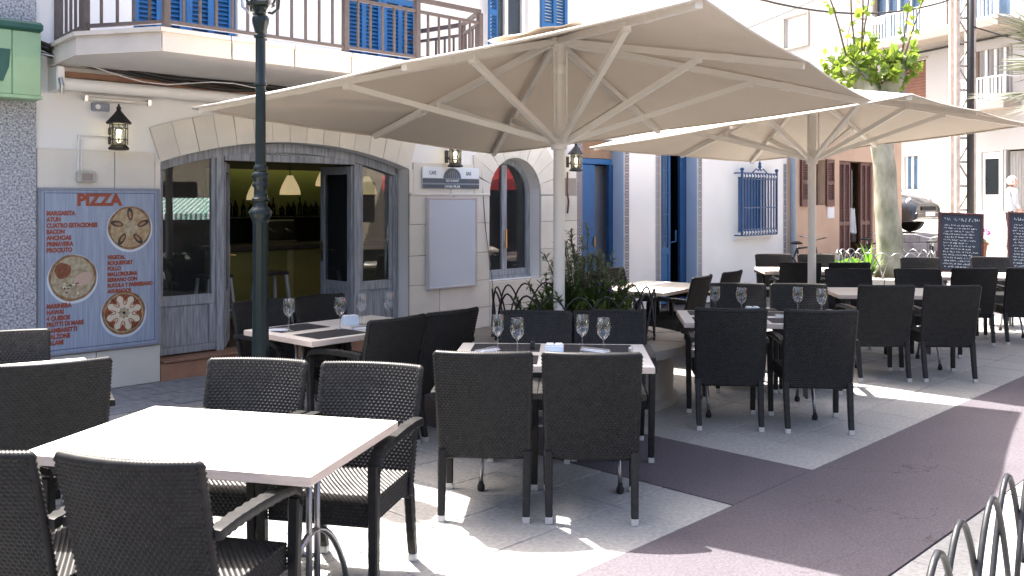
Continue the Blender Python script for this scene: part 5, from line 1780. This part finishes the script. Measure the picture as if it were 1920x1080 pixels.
# ================================================================== palm at the right edge
pa = thing('palm_tree', 'palm tree whose stiff pointed fronds reach in at the right edge', 'tree', (5.88, 8.45, 0))
MB().lathe([(.24, 0)] + [(.17 + .02 * (k % 2), .15 + k * .11) for k in range(19)] + [(.20, 2.3), (.22, 2.5), (.10, 2.75), (0, 2.8)], 16).build('trunk', 'palm_trunk', pa)
q = random.Random(12)
for k in range(22):
    az = 2 * PI * k / 22 * 3.0 + q.uniform(-.2, .2)
    el = R(-8 + 75 * ((k * 7) % 22) / 22)
    d = Vector((math.cos(az) * math.cos(el), math.sin(az) * math.cos(el), math.sin(el)))
    base = Vector((0, 0, 2.62)) + d * .15
    tip0 = base + d * .75
    fm = MB().tube([base, base.lerp(tip0, .5) + Vector((0, 0, .03)), tip0], .012, 5)
    sd = d.cross(Vector((0, 0, 1))).normalized()
    up_ = sd.cross(d)
    for j in range(22):                      # fan leaf: stiff folded rays
        a = -1.25 + 2.5 * j / 21
        rd = (d * math.cos(a) + sd * math.sin(a)).normalized()
        L = .85 * (1 - .22 * abs(a) / 1.25) * q.uniform(.9, 1.05)
        pe = tip0 + rd * L + Vector((0, 0, -.10 * q.random()))
        mid_ = tip0 + rd * L * .55
        w_ = sd * math.cos(a) - d * math.sin(a)
        fm.add([tip0, mid_ + w_ * .026, pe, mid_ - w_ * .026, mid_ + up_ * .012], [(0, 1, 4), (1, 2, 4), (0, 4, 3), (4, 2, 3)])
    fm.build('frond', 'palm_leaf', pa, fix=False)

# ================================================================== chairs
def weave(mb, fn, Lu, Lv, A=.0062, pu=.0216, pv=.0144):
    """woven surface: fn(u, v) -> (point, normal); staggered raised strands"""
    nb, nr = max(2, round(Lu / pu)), max(2, round(Lv / pv))
    SU, SV = 6, 4
    NU, NVv = nb * SU, nr * SV
    def g(u, v):
        p, nrm = fn(u, v)
        x = u * nb
        y = v * nr
        r_ = int(min(y, nr - 1e-6))
        fx = (x + .5 * (r_ % 2)) % 1.0
        fy = y - r_
        hx = math.sin(PI * fx / .74) ** .6 if 0 < fx < .74 else 0.0
        hy = math.sin(PI * min(max(fy, 0), 1)) ** .6 if 0 < fy < 1 else 0.0
        return p + nrm * (A * (hx * hy - .35))
    mb.grid(g, NU, NVv)
    return mb
def backp(x, z):
    t = (z - .325) / .56
    y = -.245 - .125 * max(t, 0) ** 1.25
    y -= .042 * (1 - (x / .235) ** 2) * min(1, max(t, 0) * 1.2)
    return y
def make_chair():
    t_ = thing('wicker_armchair', 'chair', 'chair', (0, 0, 0))
    z0, z1, hw = .325, .885, .232
    def rear(u, v):
        z = z0 + (z1 - z0) * v
        x = -hw + 2 * hw * u
        x *= 1 + .05 * v
        return Vector((x, backp(x, z) - .014, z)), Vector((0, -1, -.15))
    def front(u, v):
        z = z0 + (z1 - z0) * v
        x = hw - 2 * hw * u
        x *= 1 + .05 * v
        return Vector((x, backp(x, z) + .018, z)), Vector((0, 1, .15))
    bk = MB()
    weave(bk, rear, .475, .56)
    weave(bk, front, .475, .56)
    # rolled rim: top and both sides
    path = [(-hw, z0), (-hw * 1.05, z1)]
    rim = [(-hw * (1 + .05 * k / 12), z0 + (z1 - z0) * k / 12) for k in range(13)] + [(-hw * 1.05 + 2 * hw * 1.05 * k / 16, z1) for k in range(1, 16)] + [(hw * 1.05 - hw * .05 * k / 12, z1 - (z1 - z0) * k / 12) for k in range(13)]
    dense = []
    for (a, b_) in zip(rim, rim[1:]):
        for k in range(5):
            dense.append((a[0] + (b_[0] - a[0]) * k / 5, a[1] + (b_[1] - a[1]) * k / 5))
    dense.append(rim[-1])
    bk.tube([(x, backp(x, z) + .002, z) for x, z in dense], [.0165 + .0035 * (1 if i % 2 else -.6) for i in range(len(dense))], 8)
    bk.tube([(x, backp(x, z0) + .002, z0) for x in (-hw, -.1, 0, .1, hw)], .015, 8)
    bk.build('backrest', 'wicker', t_, smooth=True, fix=False)
    st = MB()
    weave(st, lambda u, v: (Vector((-.225 + .45 * u, -.25 + .485 * v, .437 - .012 * math.sin(PI * u) * math.sin(PI * v))), Vector((0, 0, 1))), .45, .485)
    weave(st, lambda u, v: (Vector((-.225 + .45 * u, .236, .438 - .10 * v)), Vector((0, 1, 0))), .45, .10)
    weave(st, lambda u, v: (Vector((-.226, -.25 + .485 * u, .438 - .10 * v)), Vector((-1, 0, 0))), .485, .10)
    weave(st, lambda u, v: (Vector((.226, .235 - .485 * u, .438 - .10 * v)), Vector((1, 0, 0))), .485, .10)
    st.box(-.22, .22, -.245, .23, .345, .425)
    st.build('seat', 'wicker', t_, smooth=True, fix=False, angle=60)
    for sx in (-1, 1):
        # armrest: flat woven band, rounded over the front leg
        ar = MB()
        prof = [(-.305, .655), (-.20, .662), (-.05, .662), (.10, .655), (.19, .645), (.235, .622), (.255, .585)]
        pts = []
        for (a, b_) in zip(prof, prof[1:]):
            for k in range(6):
                pts.append((a[0] + (b_[0] - a[0]) * k / 6, a[1] + (b_[1] - a[1]) * k / 6))
        pts.append(prof[-1])
        vs, fs = [], []
        hwid, hth = .029, .017
        for i, (y, z) in enumerate(pts):
            bmp = .0016 * (1 if i % 2 else -1)
            for (cx_, cz_) in ((-1, -.6), (-.85, 1), (0, 1.15), (.85, 1), (1, -.6), (.8, -1), (-.8, -1)):
                vs.append((sx * .255 + cx_ * (hwid + bmp), y, z + cz_ * (hth + bmp)))
        for i in range(len(pts) - 1):
            for k in range(7):
                fs.append((i * 7 + k, i * 7 + (k + 1) % 7, (i + 1) * 7 + (k + 1) % 7, (i + 1) * 7 + k))
        fs += [tuple(range(7)), tuple((len(pts) - 1) * 7 + k for k in range(7))]
        ar.add(vs, fs).build('armrest', 'wicker', t_, smooth=True, angle=50)
        for (px, py, pz_, qx, qy) in ((.252, .250, .60, .246, .235), (.226, -.252, .36, .222, -.318)):
            lg = MB()
            n_ = 14
            pp_ = [(sx * (qx + (px - qx) * k / n_), qy + (py - qy) * (k / n_) ** .8, .035 + (pz_ - .035) * k / n_) for k in range(n_ + 1)]
            vs, fs = [], []
            for i, (x, y, z) in enumerate(pp_):
                hw_ = .0185 + .003 * i / n_ + (.0010 if i % 2 else 0)
                vs += [(x + a * hw_, y + b_ * hw_, z) for a, b_ in ((-1, -.7), (-.7, -1), (.7, -1), (1, -.7), (1, .7), (.7, 1), (-.7, 1), (-1, .7))]
            for i in range(n_):
                for k in range(8):
                    fs.append((i * 8 + k, i * 8 + (k + 1) % 8, (i + 1) * 8 + (k + 1) % 8, (i + 1) * 8 + k))
            fs += [tuple(range(8)), tuple(n_ * 8 + k for k in range(8))]
            l_ = lg.add(vs, fs).build('leg', 'wicker', t_)
            MB().bbox(sx * qx - .019, sx * qx + .019, qy - .019, qy + .019, 0, .034, .003).build('foot_cap', 'foot_cap', l_)
    return t_
chair0 = make_chair()
first = [True]
def chair(x, y, face, label, group='black woven armchairs at the cafe tables'):
    """face: direction the sitter looks, in degrees from +x"""
    if first[0]:
        c = chair0
        first[0] = False
    else:
        c = copy_tree(chair0)
    c.location = (x, y, 0)
    c.rotation_euler = (0, 0, R(face - 90 + rnd.uniform(-2, 2)))
    c["label"] = label
    c["category"] = 'chair'
    c["group"] = group
    return c

# ================================================================== tables
def make_table():
    t_ = thing('cafe_table', 'table', 'table', (0, 0, 0))
    MB().bbox(-.59, .59, -.41, .41, .700, .74, .004).build('tabletop', 'tabletop', t_)
    e = MB()
    for x0, x1, y0, y1 in ((-.5915, .5915, -.4115, -.4105), (-.5915, .5915, .4105, .4115), (-.5915, -.5905, -.41, .41), (.5905, .5915, -.41, .41)):
        e.box(x0, x1, y0, y1, .7035, .7365)
    e.build('edge_band', 'table_edge', t_)
    for sx in (-1, 1):
        for dy in (-.035, .035):
            MB().tube([(sx * .40, dy, .10), (sx * .40, dy, .695)], .013, 8).build('column', 'chrome_dark', t_, smooth=True)
        MB().tube([(sx * .40, -.33 + .66 * k / 14, .035 + .36 * math.sin(PI * k / 14) ** .7) for k in range(15)], .013, 8).build('foot', 'chrome_dark', t_, smooth=True)
        for dy in (-.33, .33):
            MB().lathe([(.018, 0), (.022, .01), (.022, .03), (.014, .045), (.014, .055)], 10, (sx * .40, dy, 0)).build('foot_pad', 'rubber', t_)
        MB().bbox(sx * .40 - .03, sx * .40 + .03, -.30, .30, .688, .6995, .002).build('top_plate', 'black_iron', t_)
    MB().tube([(-.40, 0, .30), (.40, 0, .30)], .011, 8).build('stretcher', 'chrome_dark', t_, smooth=True)
    return t_
table0 = make_table()
firstt = [True]
def table(x, y, yaw, label):
    if firstt[0]:
        c = table0
        firstt[0] = False
    else:
        c = copy_tree(table0)
    c.location = (x, y, 0)
    c.rotation_euler = (0, 0, yaw)
    tag(c, label, 'table', 'cream topped cafe tables')
    return c, (lambda a, b, z=.7402: Vector((x + a * math.cos(yaw) - b * math.sin(yaw), y + a * math.sin(yaw) + b * math.cos(yaw), z)))

t1, T1 = table(-1.16, 3.70, -.245, 'empty sunlit cream table nearest the camera')
t2, T2 = table(.24, 5.67, -.06, 'cream table with four wine glasses in front of the round planter')
ta, TA = table(-1.24, 6.88, R(48), 'cream table set with glasses between the street lamp and the doors')
td, TD = table(-2.835, 4.88, R(32), 'cream table at the left picture edge below the pizza board')
t3, T3 = table(1.95, 7.46, -.10, 'cream table with four glasses to the right of the planter')
t4, T4 = table(1.55, 10.12, R(55), 'bare cream table in front of the blue doors')
t5, T5 = table(3.87, 9.55, -.10, 'bare cream table in the second row from the camera on the right')
t6, T6 = table(3.95, 12.55, -.10, 'bare cream table behind the rear umbrella pole')
t7, T7 = table(5.85, 11.65, -.10, 'bare cream table in front of the chalkboards')

C_ = chair
C_(-.75, 4.07, -104, 'sunlit wicker armchair at the far side of the empty table, right hand one')
C_(-1.30, 4.18, -100, 'sunlit wicker armchair at the far side of the empty table, beside the lamp post')
C_(-1.09, 3.19, 75, 'wicker armchair nearest the camera with its curved back to us')
C_(-1.63, 3.30, 75, 'wicker armchair in the bottom left corner, cut by the picture edge')
C_(-2.40, 4.81, 122, 'wicker armchair with its back to us left of the empty table')
C_(-2.84, 5.19, -58, 'dark wicker armchair at the left edge below the pizza board')
C_(-.13, 5.16, 88, 'wicker armchair with back to us before the planter table, left of pair')
C_(.434, 5.13, 88, 'wicker armchair with back to us before the planter table, right of pair')
C_(.13, 6.17, -94, 'dark armchair facing us in front of the planter, under the umbrella pole')
C_(.66, 6.19, -94, 'dark armchair facing us in front of the planter, near its stone rim')
C_(-1.04, 6.42, 138, 'dark armchair at the lamp post table with its back to us, left of two')
C_(-.69, 6.83, 138, 'dark armchair at the lamp post table with its back to us, right of two')
C_(-1.68, 6.98, -42, 'dark armchair on the door side of the lamp post table, behind the post')
C_(-1.30, 7.36, -42, 'dark armchair on the door side of the lamp post table, right of two')
C_(1.62, 7.07, 86, 'black armchair with its back to us right of the planter, left of its pair')
C_(2.24, 6.98, 84, 'black armchair with its back to us right of the planter, right of its pair')
C_(2.07, 8.32, -96, 'black armchair facing us behind the second glass set table, left one')
C_(2.62, 8.28, -96, 'black armchair facing us behind the second glass set table, right one')
C_(1.65, 9.74, 145, 'black armchair on the near side of the table by the blue doors, left one')
C_(2.12, 10.38, 145, 'black armchair on the near side of the table by the blue doors, right one')
C_(1.10, 9.76, -35, 'black armchair behind the planter hoops at the blue door table, left one')
C_(1.45, 10.36, -35, 'black armchair behind the planter hoops at the blue door table, right one')
C_(3.46, 8.90, 86, 'black armchair with its back to us in the right hand row, left of its pair')
C_(4.06, 8.87, 86, 'black armchair with its back to us in the right hand row, right of its pair')
C_(3.77, 10.16, -96, 'black armchair facing us left of the tree trunk, behind the second row table')
C_(4.55, 10.14, -96, 'black armchair facing us right of the tree trunk, behind the second row table')
C_(3.66, 12.02, 86, 'black armchair with its back to us just left of the rear umbrella pole')
C_(4.24, 11.98, 86, 'black armchair with its back to us just right of the rear umbrella pole')
C_(3.75, 13.05, -96, 'farthest black armchair facing us against the white house wall')
C_(4.33, 13.0, -96, 'farthest black armchair facing us in front of the orange house')
C_(5.36, 11.03, 86, 'black armchair with its back to us near the right edge, below the first chalkboard')
C_(6.00, 11.06, 86, 'black armchair at the right picture edge, cut off')
C_(5.50, 12.25, -96, 'black armchair facing us in front of the leaning chalkboard')
C_(6.52, 12.35, -96, 'black armchair facing us between the two chalkboards')

# ================================================================== things on the tables
wg = MB().lathe([(0, 0), (.034, .001), (.035, .003), (.010, .008), (.0042, .016), (.0038, .085), (.006, .094), (.020, .104), (.034, .125), (.0395, .150), (.0385, .175), (.0335, .212),
                 (.0332, .2135), (.0322, .2128), (.0320, .209)], 28, cap=False).mesh('wine_glass', 'wine_glass', True, False)
def glass(T, a, b, label, group):
    o = ob('wine_glass', wg, None, T(a, b, .7425))
    o.scale = (1.08, 1.08, 1.08)
    return tag(o, label, 'wine glass', group)
def mat_(T, a, b, rz, label, w=.43, d=.30):
    p = T(a, b, .7406)
    o = MB().bbox(-w / 2, w / 2, -d / 2, d / 2, 0, .0018, .0004).build('placemat', 'placemat', None, p, (0, 0, rz))
    return tag(o, label, 'placemat', 'dark placemats')
def cutlery(T, a, b, rz, label):
    t_ = thing('napkin_set', label, 'napkin', T(a, b, .7430), rz, 'napkins with cutlery')
    MB().bbox(-.035, .035, -.09, .09, 0, .006, .002).build('napkin', 'napkin', t_)
    MB().bbox(-.03, .03, -.085, .085, .0065, .014, .003).build('napkin_fold', 'napkin', t_, rot=(0, 0, .12))
    MB().bar((.012, -.10, .017), (.012, .10, .017), .010, .003).build('knife', 'steel', t_)
    MB().bar((-.012, -.10, .017), (-.012, .02, .017), .007, .003).bar((-.012, .02, .017), (-.012, .10, .017), .020, .003).build('fork', 'steel', t_)
for nm, T, yaw, w_ in (('planter table', T2, -.06, 0), ('right hand set table', T3, -.10, 1), ('lamp post table', TA, R(48), 2)):
    for a, b, side in ((-.29, -.22, 'front left'), (.29, -.22, 'front right'), (-.29, .22, 'back left'), (.29, .22, 'back right')):
        if nm.startswith('lamp') and side == 'back right':
            continue
        mat_(T, a, b, yaw, f'dark placemat at the {side} place of the {nm}')
for a, b, lab in ((-.33, .02, 'wine glass farthest left on the planter table'), (-.20, -.13, 'wine glass second from left on the planter table, nearer the front'),
                  (.19, .04, 'wine glass third from left on the planter table'), (.315, -.09, 'wine glass farthest right on the planter table')):
    glass(T2, a, b, lab, 'wine glasses on the planter table')
for a, b, lab in ((-.30, .10, 'wine glass farthest left on the right hand set table'), (-.10, .02, 'wine glass second from left on the right hand set table'),
                  (.36, .10, 'wine glass third from left on the right hand set table'), (.52, -.02, 'wine glass farthest right on the right hand set table')):
    glass(T3, a, b, lab, 'wine glasses on the right hand set table')
for a, b, lab in ((-.42, .10, 'wine glass beside the lamp post on the lamp post table'), (-.12, -.10, 'wine glass second from left on the lamp post table'),
                  (.16, -.0, 'wine glass third from left on the lamp post table'), (.34, -.10, 'wine glass farthest right on the lamp post table')):
    glass(TA, a, b, lab, 'wine glasses on the lamp post table')
cutlery(T2, -.40, .06, -.7, 'white napkin with cutlery by the left glasses of the planter table')
cutlery(T2, .27, .10, .9, 'crumpled white napkin between the right glasses of the planter table')
cutlery(T3, .25, -.02, .8, 'white napkin with cutlery on the right hand set table')
cutlery(TA, -.47, .20, R(48) + .9, 'white napkin with cutlery nearest the lamp post')
cutlery(TA, .02, -.20, R(48) + 1.2, 'white napkin at the middle of the lamp post table')
def nbox(T, a, b, rz, label):
    t_ = thing('napkin_holder', label, 'napkin holder', T(a, b, .7405), rz, 'white napkin holders')
    MB().bbox(-.055, .055, -.045, .045, 0, .062, .004).build('box', 'napkin_box', t_)
    MB().bbox(-.050, -.004, -.040, .040, .0625, .072, .004).build('napkins', 'napkin', t_)
    MB().bbox(.004, .050, -.040, .040, .0625, .072, .004).build('napkins', 'napkin', t_)
nbox(T2, .02, -.06, -.06, 'pale blue napkin holder in the middle of the planter table')
nbox(TA, .10, .06, R(30), 'white napkin holder in the middle of the lamp post table')
nbox(T3, .0, .10, -.1, 'white napkin holder on the right hand set table')
for T, a, b, lab in ((T2, .48, -.03, 'small glass salt cellar at the right of the planter table'), (T2, -.12, .16, 'small dark pepper mill on the planter table')):
    o = MB().lathe([(.016, 0), (.018, .005), (.013, .025), (.017, .04), (.012, .05), (0, .052)], 12).build('salt_cellar' if 'salt' in lab else 'pepper_mill', 'steel' if 'salt' in lab else 'black_iron', None, T(a, b, .7427), smooth=True)
    tag(o, lab, 'cruet')
